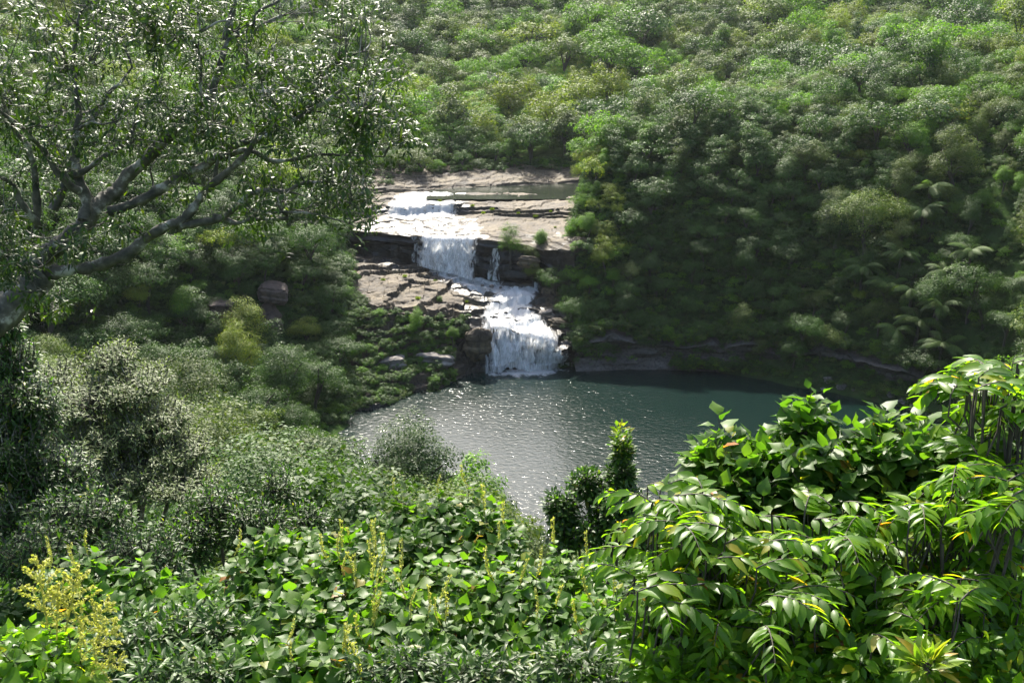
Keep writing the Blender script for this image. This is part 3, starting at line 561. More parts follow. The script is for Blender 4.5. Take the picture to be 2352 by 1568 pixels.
# ------------------------------------------------------------------ the rest of the wood and the undergrowth: one object each
def instances(name, P, rot, scl, idx, meshes, label):
    pc = bpy.data.collections.new(name + '_kinds')
    for n, m in enumerate(meshes):
        o = bpy.data.objects.new(f'{name}_kind_{n:02d}', m); pc.objects.link(o)
    me = bpy.data.meshes.new(name); me.vertices.add(len(P)); me.vertices.foreach_set('co', np.asarray(P, np.float32).ravel())
    for n, ty, dt, key in (('rot', 'FLOAT_VECTOR', rot, 'vector'), ('scl', 'FLOAT_VECTOR', scl, 'vector'), ('idx', 'INT', idx, 'value')):
        a = me.attributes.new(n, ty, 'POINT'); a.data.foreach_set(key, np.asarray(dt, np.int32 if ty == 'INT' else np.float32).ravel())
    o = link(name, me); ng = bpy.data.node_groups.new(name, 'GeometryNodeTree')
    ng.interface.new_socket('Geometry', in_out='INPUT', socket_type='NodeSocketGeometry'); ng.interface.new_socket('Geometry', in_out='OUTPUT', socket_type='NodeSocketGeometry')
    N = ng.nodes.new; L = ng.links.new; gi = N('NodeGroupInput'); go = N('NodeGroupOutput'); ip = N('GeometryNodeInstanceOnPoints'); ci = N('GeometryNodeCollectionInfo')
    ci.inputs['Collection'].default_value = pc; ci.inputs['Separate Children'].default_value = True; ci.inputs['Reset Children'].default_value = True
    L(gi.outputs[0], ip.inputs['Points']); L(ci.outputs[0], ip.inputs['Instance']); ip.inputs['Pick Instance'].default_value = True
    for an, dt, sk in (('rot', 'FLOAT_VECTOR', 'Rotation'), ('scl', 'FLOAT_VECTOR', 'Scale'), ('idx', 'INT', 'Instance Index')):
        na = N('GeometryNodeInputNamedAttribute'); na.data_type = dt; na.inputs['Name'].default_value = an; L(na.outputs[0], ip.inputs[sk])
    L(ip.outputs[0], go.inputs[0]); md = o.modifiers.new('scatter', 'NODES'); md.node_group = ng
    return tag(o, label, None, None, 'stuff')
rest = T[~single]; n = len(rest)
instances('forest', rest[:, :3], np.stack([0 * rest[:, 0], 0 * rest[:, 0], rng.uniform(0, 6.28, n)], 1), np.stack([rest[:, 3], rest[:, 3], rest[:, 3] * rng.uniform(.85, 1.2, n)], 1),
          (rest[:, 4] * 3 + rest[:, 5]).astype(int), [PROTO[k, s, 0] for k in KINDS for s in STY], 'dense subtropical wood covering the hills')
SHR = [crown_geo(16, 110, .1, 'dome', 90 + i).mesh('shrub', M[k]) for i, k in enumerate(('dark', 'dark', 'bright', 'silver'))]
# low cover on every steep or open slope
xs, ys_, = scatter(-60, 90, 100, 236, 1.7); zs = terrain_z(xs, ys_, True); zt = terrain_z(xs, ys_)
rs = rng.uniform(.8, 1.5, len(xs)); rz, m = rock_height(xs, ys_); ok = (zs > .15) & (m < .3) & (zt > zs - .6)
Pq = np.stack([xs, ys_, zs - .9 * rs], 1); ok &= ~blocked(Pq, rs, 1.3 * rs, .9)
GPs = [Pq[ok]]; GRs = [rs[ok]]
# cover hanging on the rock below the left ledges
pp = rng.uniform(780, 1075, 1500); sp_ = rng.uniform(1.05, 2.98, 1500); nz = vnoise(np.stack([pp * .03, sp_ * 3, 0 * pp], 1), 77)
kk = (nz > np.interp(pp, [780, 860, 1000], [-1.2, -.7, -.35])) & ((pp < 1040) | (sp_ > 2.4)); W = rock_disp(surf(pp, sp_), sp_)[kk]; r2 = rng.uniform(.45, 1.05, kk.sum()); W[:, 2] -= 1.0 * r2
GPs.append(W); GRs.append(r2)
def cover(n, pl, pr, s0, s1, r0, r1, sink=1.0):
    pp = rng.uniform(pl, pr, n); s_ = rng.uniform(s0, s1, n); W = rock_disp(surf(pp, s_), s_); r = rng.uniform(r0, r1, n); W[:, 2] -= sink * r; GPs.append(W); GRs.append(r)
cover(260, 772, 812, 1.2, 5, .7, 1.5); cover(120, 772, 800, 5, 9, .7, 1.5); cover(60, 800, 840, 2.7, 3.6, .5, 1.0); cover(260, 1325, 1385, 1.3, 6.2, .8, 1.8); cover(260, 780, 1390, 13.75, 14.9, .7, 1.5); cover(60, 780, 900, 13.2, 13.8, .5, 1.0); cover(90, 780, 850, 9.3, 12, .6, 1.2)
xs2, ys2 = scatter(8, 66, 157, 194, 1.05); z2 = terrain_z(xs2, ys2, True); r2 = rng.uniform(.7, 1.5, len(xs2)); P2 = np.stack([xs2, ys2, z2 - .7 * r2], 1); k2 = (z2 > .8) & ~blocked(P2, r2, 1.2 * r2, .8); GPs.append(P2[k2]); GRs.append(r2[k2])
xs2, ys2 = scatter(-68, -22, 126, 168, 1.1); z2 = terrain_z(xs2, ys2, True); rz2, m2 = rock_height(xs2, ys2); r2 = rng.uniform(.7, 1.4, len(xs2)); P2 = np.stack([xs2, ys2, z2 - .7 * r2], 1); k2 = (z2 > .8) & (m2 < .6) & ~blocked(P2, r2, 1.2 * r2, .8); GPs.append(P2[k2]); GRs.append(r2[k2])
wi = rng.integers(0, len(wl), 300); wr = rng.uniform(.6, 1.3, 300); GPs.append(wl[wi] + Wn[wi] * rng.uniform(-1.2, .4, 300)[:, None] + np.array([0, 0, 1]) * (hgt[wi] - rng.uniform(-.2, 1.5, 300) - .3 * wr)[:, None]); GRs.append(wr)
wx = rng.uniform(24, 57, 650); wy = np.interp(wx, [9.5, 20, 28, 36, 44, 51, 56], [160, 161.2, 160.5, 158.5, 154.5, 148.5, 143]); wr = rng.uniform(.4, .9, 650); GPs.append(np.stack([wx, wy + rng.uniform(-3.6, -.9, 650), rng.uniform(.1, 1.3, 650) - .6 * wr], 1)); GRs.append(wr)
xs2, ys2 = scatter(30, 64, 116, 154, 1.0); z2 = terrain_z(xs2, ys2); r2 = rng.uniform(.35, .85, len(xs2)); k2 = (z2 > .15) & (z2 < 6); GPs.append(np.stack([xs2, ys2, z2 - .5 * r2], 1)[k2]); GRs.append(r2[k2])
xs2, ys2 = scatter(-60, 100, 12, 112, 1.9); z2 = terrain_z(xs2, ys2); r2 = rng.uniform(1.0, 1.9, len(xs2)); P2 = np.stack([xs2, ys2, z2 - .5 * r2], 1); p2, q2, d2 = project(P2 + np.array([0, 0, 1]) * (2.3 * r2)[:, None])
k2 = (z2 > .15) & (q2 > np.interp(p2, [-3000, 0, 300, 900, 1180, 1240, 1500, 1600, 1850, 2352, 5000], [950, 1000, 1080, 1120, 1190, 1235, 1225, 1080, 1010, 1000, 900])) & ~((ys2 < 16) & (np.abs(xs2) < 5)); GPs.append(P2[k2]); GRs.append(r2[k2])
Pu = np.concatenate(GPs); Ru = np.concatenate(GRs); n = len(Pu)
instances('undergrowth', Pu, np.stack([rng.uniform(-.2, .2, n), rng.uniform(-.2, .2, n), rng.uniform(0, 6.28, n)], 1), np.repeat(Ru[:, None], 3, 1), rng.choice(4, n, p=[.4, .3, .2, .1]), SHR, 'low shrubs and creepers covering the slopes')
# ------------------------------------------------------------------ rocks
def hit(p, q, lift=0.0, y0=20, y1=420):
    d = ray(p, q); ys = np.arange(y0, y1, .5); P = CAM + d[None] * (ys / d[1])[:, None]; g = terrain_z(P[:, 0], P[:, 1]) + lift
    k = np.nonzero(P[:, 2] <= g)[0]; return P[k[0]] if len(k) else P[-1]
def boulder_mesh(seed, mat, dims=(1, .8, .7), n=36, boxy=.5, amp=.22):
    th, ph = np.meshgrid(np.linspace(0, 2 * math.pi, n + 1), np.linspace(0.0, math.pi, n // 2 + 1))
    D = np.stack([np.cos(th) * np.sin(ph), np.sin(th) * np.sin(ph), np.cos(ph)], -1)
    b = D / np.abs(D).max(-1, keepdims=True); V = D * (1 - boxy) + b * boxy * .8
    V = V * (1 + amp * fbm(D * 1.4 + seed * 3.1, 5, seed)[..., None]); zz = V[..., 2] * 4; V[..., :2] *= (1 + .06 * np.sign(np.sin(zz * 2.2 + seed)))[..., None]
    return new_mesh('boulder', (V * np.array(dims)).reshape(-1, 3), grid_faces(*th.shape)[:, ::-1], mat, False)
BLD = [boulder_mesh(i, M['rock_grey'], (1, .8, .62)) for i in range(4)]
def boulder(P, r, label, group=None, me=None, rz=None, sc3=None, name='boulder'):
    o = link(name, me or BLD[rng.integers(4)], None, P); o.scale = sc3 or (r, r, r); o.rotation_euler = (rng.uniform(-.2, .2), rng.uniform(-.2, .2), rng.uniform(0, 6.28) if rz is None else rz)
    return tag(o, label, 'rock', group)
spots = [(1902, 872, 1.0, 'pale grey boulder standing at the water edge of the right bank'), (1935, 888, .9, 'grey boulder right beside the pale one at the water edge'), (1890, 893, .5, 'small flat stone in the shallows off the right bank'),
         (1960, 895, .45, 'small grey stone beside the two shore boulders'), (2045, 905, .8, 'grey stone under the shrubs of the right shore'), (2075, 920, .9, 'broad grey rock at the far right end of the shore'),
         (2100, 935, .7, 'lowest grey rock at the right end of the shore'), (1760, 805, .8, 'grey rock poking out of the grass below the cliff'), (1790, 790, .9, 'pale rock in the dark band under the cliff')]
for p, q, r, lab in spots: boulder(hit(p, q, 0), r * .9, lab, 'boulders on the right shore')
tal = [(2005 + rng.uniform(0, 170), 790 + rng.uniform(0, 60)) for _ in range(16)]; tal.sort()
for n, (p, q) in enumerate(tal): boulder(hit(p, q), rng.uniform(.35, .8), f'{ORD[n]} stone from the left in the rubble below the tree ferns', 'fallen stones below the tree ferns')
boulder(atY(628, 672, 152.5), 2.3, 'big reddish-brown square rock jutting from the left cliff', None, boulder_mesh(11, M['rock_red'], (1, .8, .78), 60, .75, .13), .15, (2.35, 2.3, 2.0), 'cliff_rock')
boulder(atY(622, 735, 152.5), 2, 'grey-stained lower rock under the square one on the left cliff', None, boulder_mesh(12, M['rock_red'], (.8, .8, 1), 60, .6, .2), .3, (2.3, 2.2, 3.0), 'cliff_rock')
boulder(atY(505, 722, 148.5), 2, 'brown upright rock face half hidden by trees on the left cliff', None, boulder_mesh(13, M['rock_red'], (.8, .8, 1), 60, .7, .15), .3, (2.4, 2.0, 2.4), 'cliff_rock')
boulder(atY(900, 838, 152.5), 2, 'dark square boulder at the foot of the left ledges', None, boulder_mesh(14, M['rock_grey'], (1, .8, .8), 60, .6, .18), .2, (2.3, 1.8, 1.7))
boulder(atY(1000, 828, 154.5), 2, 'dark wide boulder between the ledge foot and the lower waterfall', None, boulder_mesh(15, M['rock_grey'], (1, .8, .8), 60, .5, .2), 0, (2.8, 1.8, 1.5))
boulder(atY(1098, 792, 158.5), 2, 'rounded brown boulder touching the left edge of the lower waterfall', None, boulder_mesh(16, M['rock'], (1, .8, .8), 60, .3, .2), .4, (2.3, 2, 3.4))
boulder(atY(1255, 722, 167), 1, 'dark wet boulder right of the narrow cascade', None, None, None, (1.2, 1.2, 1.4))
boulder(atY(1290, 742, 165), 1, 'brown ledge rock right of the narrow cascade', None, boulder_mesh(17, M['rock'], (1, .8, .7), 40, .5, .2), .2, (2.2, 1.5, 1.1))
boulder(atY(1215, 602, 176), 1, 'flat-topped tan rock sticking out above the narrow cascade', None, boulder_mesh(18, M['rock'], (1, .8, .5), 50, .7, .12), .1, (2.1, 1.8, 2.4))
boulder(atY(1868, 6, 425), 1, 'bare pale rock among the trees of the far ridge', None, boulder_mesh(19, M['rock_grey'], (1, .8, .5), 40, .5, .2), 0, (5.5, 4, 4))
for n, (p, q, y, r) in enumerate([(1130, 657, 174, .45), (1150, 660, 174, .3), (1108, 655, 174.5, .35)]): boulder(atY(p, q, y), r, ['dark pointed stone standing in the run-out', 'small dark stone at the right of the pointed one', 'low dark stone at the left of the pointed one'][n], 'stones in the run-out')
# ------------------------------------------------------------------ shrubs on the ledges
for n, (p, q, y, r, k, lab) in enumerate([  # yellow and bright leaves along the spur edge paint its sunlit side
    (1172, 562, 177.5, 2.6, 'bright', 'round green shrub hanging over the dark ledge beside the trickle'), (1243, 553, 178, 2.3, 'bright', 'pale green shrub on the tan shelf above the flat-topped rock'),
    (1218, 585, 177, 1.7, 'silver', 'small shrub between the hanging shrub and the flat-topped rock'), (1345, 545, 177, 3.0, 'yellow', 'bright leafy shrub at the right end of the tan shelf'),
    (1225, 625, 175.5, 1.9, 'yellow', 'yellowish drooping shrub under the flat-topped rock'), (1275, 640, 172, 3.2, 'dark', 'dark hanging shrub right of the narrow cascade'),
    (1310, 690, 169, 3.0, 'dark', 'dark shrub low on the spur above the ledge rock'), (1330, 600, 174, 3.4, 'dark', 'large dark shrub at the foot of the spur'), (1300, 580, 177, 2.0, 'silver', 'silvery shrub right of the pale green one on the shelf'),
    (1330, 500, 185, 2.4, 'silver', 'silvery shrub leaning over the back of the tan shelf'), (1340, 455, 191, 2.6, 'bright', 'fresh green shrub where the shelf meets the upper river'), (1350, 395, 196, 3.2, 'yellow', 'bright overhanging shrub at the upper river bend'),
    (1385, 350, 196, 3.4, 'yellow', 'pale shrub near the top of the spur tip'), (1370, 480, 186, 3.2, 'bright', 'pale shrub halfway up the spur tip'), (1390, 780, 161, 2.2, 'dark', 'dark shrub above the pool right of the lower waterfall'), (1340, 740, 164, 2.6, 'dark', 'dark drooping shrub above the right bank of the lower waterfall'),
    (1010, 690, 169, .9, 'bright', 'small tuft growing on the reddish slab'), (1060, 735, 162, 1.1, 'bright', 'green tuft on the lip of the lower ledges'), (955, 745, 157, 1.9, 'bright', 'lit green shrub under the reddish slab'), (1040, 770, 157, 1.6, 'bright', 'green shrub beside the rounded brown boulder')]):
    o = empty('ledge_shrub', atY(p, q, y) - np.array([0, 0, 1.2 * r])); o.scale = (r * .9, r * .9, r); o.rotation_euler = (0, 0, n * 1.3); tag(o, lab, 'shrub', 'shrubs on the ledges')
    link('foliage', PROTO[k, 'dome' if n % 3 else 'tall', 1], o); link('stem', TRUNK[n % 3], o)
gt = Geo(); a = rng.uniform(0, 6.28, 120); dd = np.stack([np.cos(a) * .5, np.sin(a) * .5, rng.uniform(.5, 1.4, 120)], 1)
leaves(gt, rng.normal(0, .25, (120, 3)) * [1, 1, 0], dd, rdir(120), rng.uniform(.5, .9, 120), leaf_template([.03, .05, .04, .01], .2, .3)); GT = gt.mesh('grass_tuft', M['yellow'])
for n, (p, s) in enumerate([(1000, 4.5), (930, 4.2), (1070, 3.9), (1010, 9.2), (1085, 8.9), (1130, 8.6), (1160, 7.2), (1230, 8.2), (1265, 8.8), (1190, 8.4), (880, 4.1), (960, 3.6), (1275, 7.5), (1110, 8.0), (1090, 4.4)]):
    P = rock_disp(surf(p, s)[None], np.array([s]))[0]; o = link('grass_tuft', GT, None, P); o.scale = (rng.uniform(.35, .65),) * 3; tag(o, 'pale grass tuft rooted in a crack of the %s' % ('reddish lower slab' if s < 5 else 'tan upper shelf'), 'grass', 'grass tufts on the rock')
# ------------------------------------------------------------------ tree ferns
def frond_mesh():
    g = Geo(); t = np.linspace(0, 1, 22); mid = np.stack([0 * t, t * 2.3, .75 * np.sin(t * 1.9) - .75 * t ** 2.2], 1); tube(g, mid, np.linspace(.03, .008, 22), 4)
    tt = np.linspace(.08, .99, 26); c = np.stack([np.interp(tt, t, mid[:, i]) for i in range(3)], 1); L = .62 * np.sin(np.clip(tt * 1.02, 0, 1) * math.pi) ** .6 + .05
    for sgn in (-1, 1):
        d = np.stack([sgn * np.ones(26), .45 + 0 * tt, -.25 + 0 * tt], 1); leaves(g, c, d, np.tile([0, -.1, 1.], (26, 1)), L, leaf_template([.03, .055, .045, .01], .15, .35))
    return g.mesh('frond', M['fern'])
FR = frond_mesh(); gt = Geo(); tube(gt, smooth_path([(0, 0, -3.2), (.1, .05, -1.5), (0, 0, 0)], 4), np.linspace(.16, .12, 9), 7); FT = gt.mesh('trunk', M['bark_d'])
for n, (p, q, s, lab) in enumerate([(2135, 430, 1.1, 'topmost tree fern, its fronds arching to the left'), (2120, 480, 1.0, 'tree fern just under the topmost one'), (1985, 612, 1.05, 'tree fern lowest in the shade near the cliff face'),
        (2040, 655, 1.0, 'tree fern below the shaded one'), (2095, 665, 1.1, 'pale tree fern in the middle of the group'), (2110, 735, 1.1, 'broad tree fern above the rubble'), (2060, 755, 1.0, 'lowest tree fern on the left, over the rubble'),
        (2165, 790, 1.0, 'lowest tree fern on the right, over the rubble'), (2170, 620, .9, 'tree fern half hidden among round trees'), (2230, 575, .9, 'greyish tree fern furthest to the right'), (2070, 580, 1.0, 'tree fern left of the half hidden one'), (2160, 700, 1.0, 'tree fern right of the broad one')]):
    P = hit(p, q + 60, 0, 100); y = P[1] - .6; o = empty('tree_fern', atY(p, q, y)); s *= 1.45; o.scale = (s,) * 3; o.rotation_euler = (rng.uniform(-.1, .1), rng.uniform(-.1, .1), rng.uniform(0, 6)); tag(o, lab, 'tree fern', 'tree ferns on the right slope')
    link('trunk', FT, o)
    for k in range(14): f = link('frond', FR, o); f.rotation_euler = (rng.uniform(-.45, .3), 0, k * 2 * math.pi / 14 + rng.uniform(-.2, .2)); f.scale = (rng.uniform(.85, 1.1),) * 3
# ------------------------------------------------------------------ foreground plants
def shoots(g, tips, axes, nl, size, tmpl, m, spread=(.5, 1.5), stem=.25, droop=.35, upn=.8):
    """whorls of leaves up the last stretch of each shoot"""
    n = len(tips); axes = norm(axes); P = []; D = []; Nn = []; S = []
    for i in range(n):
        k = max(3, int(nl * rng.uniform(.7, 1.3))); f = np.linspace(0, 1, k); a0 = rng.uniform(0, 6.28); ang = a0 + np.arange(k) * 2.4 + rng.normal(0, .25, k)
        ax = axes[i]; u = norm(np.cross(ax, [.3, .2, .9])); v = np.cross(ax, u); rad = np.cos(ang)[:, None] * u + np.sin(ang)[:, None] * v
        th = spread[1] + (spread[0] - spread[1]) * f; d = np.cos(th)[:, None] * ax + np.sin(th)[:, None] * rad; d[:, 2] -= droop * rng.uniform(.3, 1.4, k)
        sz = size * (1.05 - .45 * f) * rng.uniform(.55, 1.25, k)
        P.append(tips[i] - ax * stem * (1 - f)[:, None] + rad * size * .18); D.append(d); Nn.append(norm(ax * .5 + np.array([0, 0, upn]) + .32 * rng.standard_normal((k, 3)))); S.append(sz)
    leaves(g, np.concatenate(P), np.concatenate(D), np.concatenate(Nn), np.concatenate(S), tmpl, m, rng.uniform(.85, 1.15, sum(map(len, P))))
def blob_tips(blobs, flat_=False):
    tips = []; axes = []; bi = []
    for j, (p, q, rp, rq, y, n) in enumerate(blobs):
        c = atY(p, q, y); rx = rp / FPX * y; rz = rq / FPX * y; ry = (rx + rz) * .5
        if flat_: ry = rz * 2.3; rz = rz * .55
        d = rdir(n * 3); d = d[(d[:, 2] > -.45)][:n]; r = rng.uniform(.35, 1.0, len(d)) ** .5
        up_ = np.zeros((len(d), 3)); up_[:, 2] = np.where(rng.random(len(d)) < .22, rng.uniform(0, .16, len(d)), 0) * (1 if flat_ else 0)
        tips.append(c + up_ + d * r[:, None] * np.array([rx, ry, rz])); axes.append(norm(d * .6 + np.array([0, -.05, .75]) + .2 * rng.standard_normal(d.shape))); bi += [j] * len(d)
    return np.concatenate(tips), np.concatenate(axes), np.array(bi)
def plant(name, label, cat, blobs, base, leafm, size, nl, tmpl, stemm='bark_d', group=None, spread=(.5, 1.5), droop=.35, stem=.25, srad=.02, upn=.8, part='foliage', flat_=False):
    base = np.array(base, float); root = empty(name, base); tag(root, label, cat, group)
    tips, axes, bi = blob_tips(blobs, flat_); g = Geo(); shoots(g, tips, axes, nl, size, tmpl, 0, spread, stem, droop, upn)
    s = Geo()
    for j, b in enumerate(blobs):
        c = atY(b[0], b[1], b[4]); rr = b[3] / FPX * b[4]; fork = c - np.array([0, 0, rr * .75]); mid = (base + fork) / 2 + rng.normal(0, .06, 3)
        tube(s, smooth_path([base, mid, fork], 5), np.linspace(srad * 1.6, srad, 11), 6)
        for i in np.nonzero(bi == j)[0]:
            e = tips[i]; tube(s, smooth_path([fork, (fork + e) / 2 + (e - fork)[[0, 1, 2]] * np.array([.15, .15, -.05]), e - axes[i] * stem, e], 3), np.linspace(srad * .6, srad * .15, 10), 4)
    for gg, nm, mt in ((g, part, M[leafm]), (s, 'stems', M[stemm])):
        me = gg.mesh(nm, mt); me.transform(__import__('mathutils').Matrix.Translation(-base)) ; link(nm, me, root)
    return root, tips
def ground(p, y): x = atY(p, 1200, y)[0]; return np.array([x, y, float(terrain_z(np.array([x]), np.array([y]))[0]) - .1])
# glossy pale tree and the dark growth on the left
plant('glossy_tree', 'pale glossy-leaved tree catching the light, left of the pool bank', 'tree', [(255, 810, 60, 45, 27, 120), (310, 870, 95, 60, 26.5, 190), (210, 900, 110, 70, 26, 220), (350, 950, 110, 60, 26, 200), (240, 990, 130, 80, 25.5, 260), (410, 1020, 80, 55, 25.5, 130), (130, 850, 60, 45, 27.5, 90), (320, 1060, 120, 70, 25, 200), (230, 1110, 170, 70, 24.5, 260), (420, 1100, 110, 60, 24.5, 160), (150, 960, 90, 80, 26, 160)], ground(250, 27), 'sheen', .16, 12, LANCE, 'bark', None, (.9, 1.6), .05, .3, .05, 1.6, flat_=True)
plant('dark_tree', 'dark tree with hanging leaves at the left edge under the big branch', 'tree', [(20, 830, 80, 70, 17, 150), (60, 930, 90, 90, 16.5, 220), (20, 1040, 110, 100, 16, 260), (110, 1090, 120, 100, 16, 260), (60, 1180, 150, 90, 15.5, 240), (0, 740, 60, 50, 17, 70)], ground(40, 17), 'gloss2', .15, 9, LANCE, 'bark', None, (.6, 1.6), .45, .3, .04)
plant('dark_shrub', 'dark glossy shrub with yellow young tips left of the broad-leaved bush', 'shrub', [(500, 1160, 90, 70, 13, 150), (430, 1230, 110, 70, 12.5, 170), (590, 1200, 90, 70, 12.5, 150), (640, 1120, 60, 60, 13.5, 90), (700, 1190, 70, 50, 13, 80)], ground(520, 13), 'gloss2', .11, 9, LANCE, 'bark_d', None, (.4, 1.5), .25, .25, .02)
plant('dark_shrub', 'dark glossy shrub under the dark tree at the left', 'shrub', [(180, 1190, 150, 90, 12, 220), (320, 1280, 140, 80, 11, 200), (80, 1270, 130, 80, 11, 180)], ground(200, 12), 'gloss2', .12, 9, LANCE, 'bark_d', None, (.5, 1.6), .35, .25, .02)
# upright sapling against the water
plant('sapling', 'slim upright sapling with a bright young tip in front of the pool', 'sapling', [(1430, 1030, 28, 50, 9.5, 45), (1425, 1100, 45, 60, 9.5, 80), (1350, 1110, 55, 45, 9.5, 75), (1290, 1160, 50, 45, 9.3, 60), (1420, 1160, 80, 60, 9.3, 90), (1330, 1220, 90, 60, 9.2, 90), (1470, 1230, 70, 50, 9.2, 60)], ground(1400, 9.5), 'gloss2', .085, 10, OVAL, 'bark_d', None, (.4, 1.5), .3, .14, .012)
sap = bpy.data.objects['sapling']; g = Geo(); tp = np.array([atY(1432 + rng.normal(0, 10), q, 9.4) for q in np.linspace(970, 1040, 12)]); shoots(g, tp, np.tile([.05, 0, 1.], (12, 1)), 8, .085, OVAL, 0, (.3, 1.2), .1, .1); me = g.mesh('young_leaves', M['young']); me.transform(__import__('mathutils').Matrix.Translation(-np.array(sap.location))); link('young_leaves', me, sap)
# broad-leaved bushes along the bottom
def spike_mesh():
    g = Geo(); t = np.linspace(0, 1, 8); ax = np.stack([.02 * np.sin(t * 3), .015 * t, t * .22], 1); tube(g, ax, np.linspace(.004, .002, 8), 4)
    k = 60; f = rng.uniform(.15, 1, k); a = rng.uniform(0, 6.28, k); P = np.stack([np.cos(a) * .008 + .02 * np.sin(f * 3), np.sin(a) * .008, f * .22], 1); leaves(g, P, rdir(k), rdir(k), rng.uniform(.012, .02, k), QUAD); return g.mesh('flower_spike', M['flower'])
SPK = spike_mesh()
def spikes(root, tips, n):
    zt = np.argsort(-tips[:, 2])[:n * 3]; rng.shuffle(zt)
    for i in zt[:n]: o = link('flower_spike', SPK, root, tips[i] - np.array(root.location)); o.rotation_euler = (rng.uniform(-.3, .3), rng.uniform(-.3, .3), rng.uniform(0, 6)); o.scale = (rng.uniform(.8, 1.4),) * 3
MB = dict(leafm='mallotus', nl=8, tmpl=BROAD, group='broad-leaved bushes along the bottom', spread=(.7, 1.6), droop=.22, stem=.16, srad=.012, upn=1.0, flat_=True)
def bush(label, blobs, base, size, nsp): r, t = plant('broadleaf_bush', label, 'bush', blobs, base, size=size, **MB); spikes(r, t, nsp)
bush('sunlit broad-leaved bush whose top reaches the foot of the pool view', [(1000, 1215, 180, 75, 8.6, 120), (1120, 1240, 100, 70, 8.4, 70), (880, 1250, 120, 80, 8.4, 80)], ground(1000, 8.6), .145, 6)
bush('bright broad-leaved bush left of the highest bush, with upright flower spikes', [(700, 1290, 150, 80, 8, 105), (600, 1320, 100, 70, 7.8, 70), (800, 1320, 120, 70, 7.6, 85)], ground(700, 8), .145, 14)
bush('broad-leaved bush at the middle of the bottom edge with many flower spikes', [(1000, 1380, 190, 90, 7, 80), (1180, 1370, 140, 90, 7, 60), (900, 1440, 160, 80, 6.5, 60)], ground(1000, 7), .145, 16)
bush('broad-leaved bush below the slim sapling', [(1330, 1360, 120, 90, 7.2, 60), (1280, 1450, 140, 90, 6.6, 65), (1400, 1470, 110, 90, 6.4, 50)], ground(1330, 7), .135, 10)
bush('darker broad-leaved bush in the lower left', [(300, 1370, 140, 70, 7.6, 70), (180, 1330, 100, 60, 7.8, 45), (420, 1390, 90, 60, 7.5, 40)], ground(280, 7.6), .14, 8)
plant('tangled_shrub', 'dark tangled shrub with pointed leaves at the bottom left', 'shrub', [(300, 1470, 160, 90, 6.2, 110), (480, 1440, 140, 80, 6.3, 100), (420, 1550, 170, 80, 5.6, 110)], ground(380, 6.2), 'gloss2', .12, 9, LANCE, 'bark_d', 'tangled shrubs at the bottom edge', (.5, 1.6), .35, .16, .006, 1.0)
bush('low broad-leaved bush at the bottom edge between the two tangled shrubs', [(640, 1470, 130, 90, 6.2, 55), (560, 1540, 120, 70, 5.8, 40), (740, 1540, 130, 70, 5.6, 45)], ground(640, 6.2), .15, 5)
plant('tangled_shrub', 'tangled shrub with mixed pointed leaves under the middle bush', 'shrub', [(900, 1540, 150, 80, 5.5, 110), (1100, 1550, 150, 80, 5.4, 110), (1330, 1550, 160, 80, 5.3, 120)], ground(950, 5.6), 'gloss2', .11, 9, LANCE, 'bark_d', 'tangled shrubs at the bottom edge', (.5, 1.6), .35, .16, .006, 1.0)
# flowering bush in the bottom-left corner
fb, ft = plant('flowering_bush', 'bright bush with pale yellow-green flower plumes in the bottom left corner', 'bush', [(60, 1490, 110, 60, 4.8, 45), (140, 1540, 90, 50, 4.6, 40), (10, 1540, 80, 60, 4.6, 30)], ground(60, 4.8), 'shine', .12, 8, BROAD, 'bark_d', None, (.7, 1.6), .2, .14, .01, 1.0, flat_=True)
def panicle_mesh():
    g = Geo(); t = np.linspace(0, 1, 8); tube(g, np.stack([.02 * t, 0 * t, .3 * t], 1), np.linspace(.004, .002, 8), 4)
    for k in range(16):
        f = k / 16; a = k * 2.4; L = .13 * (1 - f * .8); b = np.array([.02 * f, 0, .05 + .25 * f]); e = b + np.array([math.cos(a) * L, math.sin(a) * L, L * .7]); tube(g, np.linspace(b, e, 4), .0018, 3)
        u = rng.uniform(.1, 1, 34)[:, None]; leaves(g, b + (e - b) * u + rng.normal(0, .004, (34, 3)), rdir(34), rdir(34), rng.uniform(.011, .02, 34), QUAD)
    return g.mesh('flower_panicle', M['flower'])
PAN = panicle_mesh()
for p, q, tx, s in ((110, 1440, -.1, 1.2), (150, 1450, .25, 1.2), (170, 1490, .6, 1.1), (160, 1530, .8, 1.1), (130, 1470, .1, 1.0), (190, 1550, 1.0, .9)):
    o = link('flower_panicle', PAN, fb, atY(p, q, 4.6) - np.array(fb.location)); o.rotation_euler = (0, tx, rng.uniform(-.4, .4)); o.scale = (s,) * 3
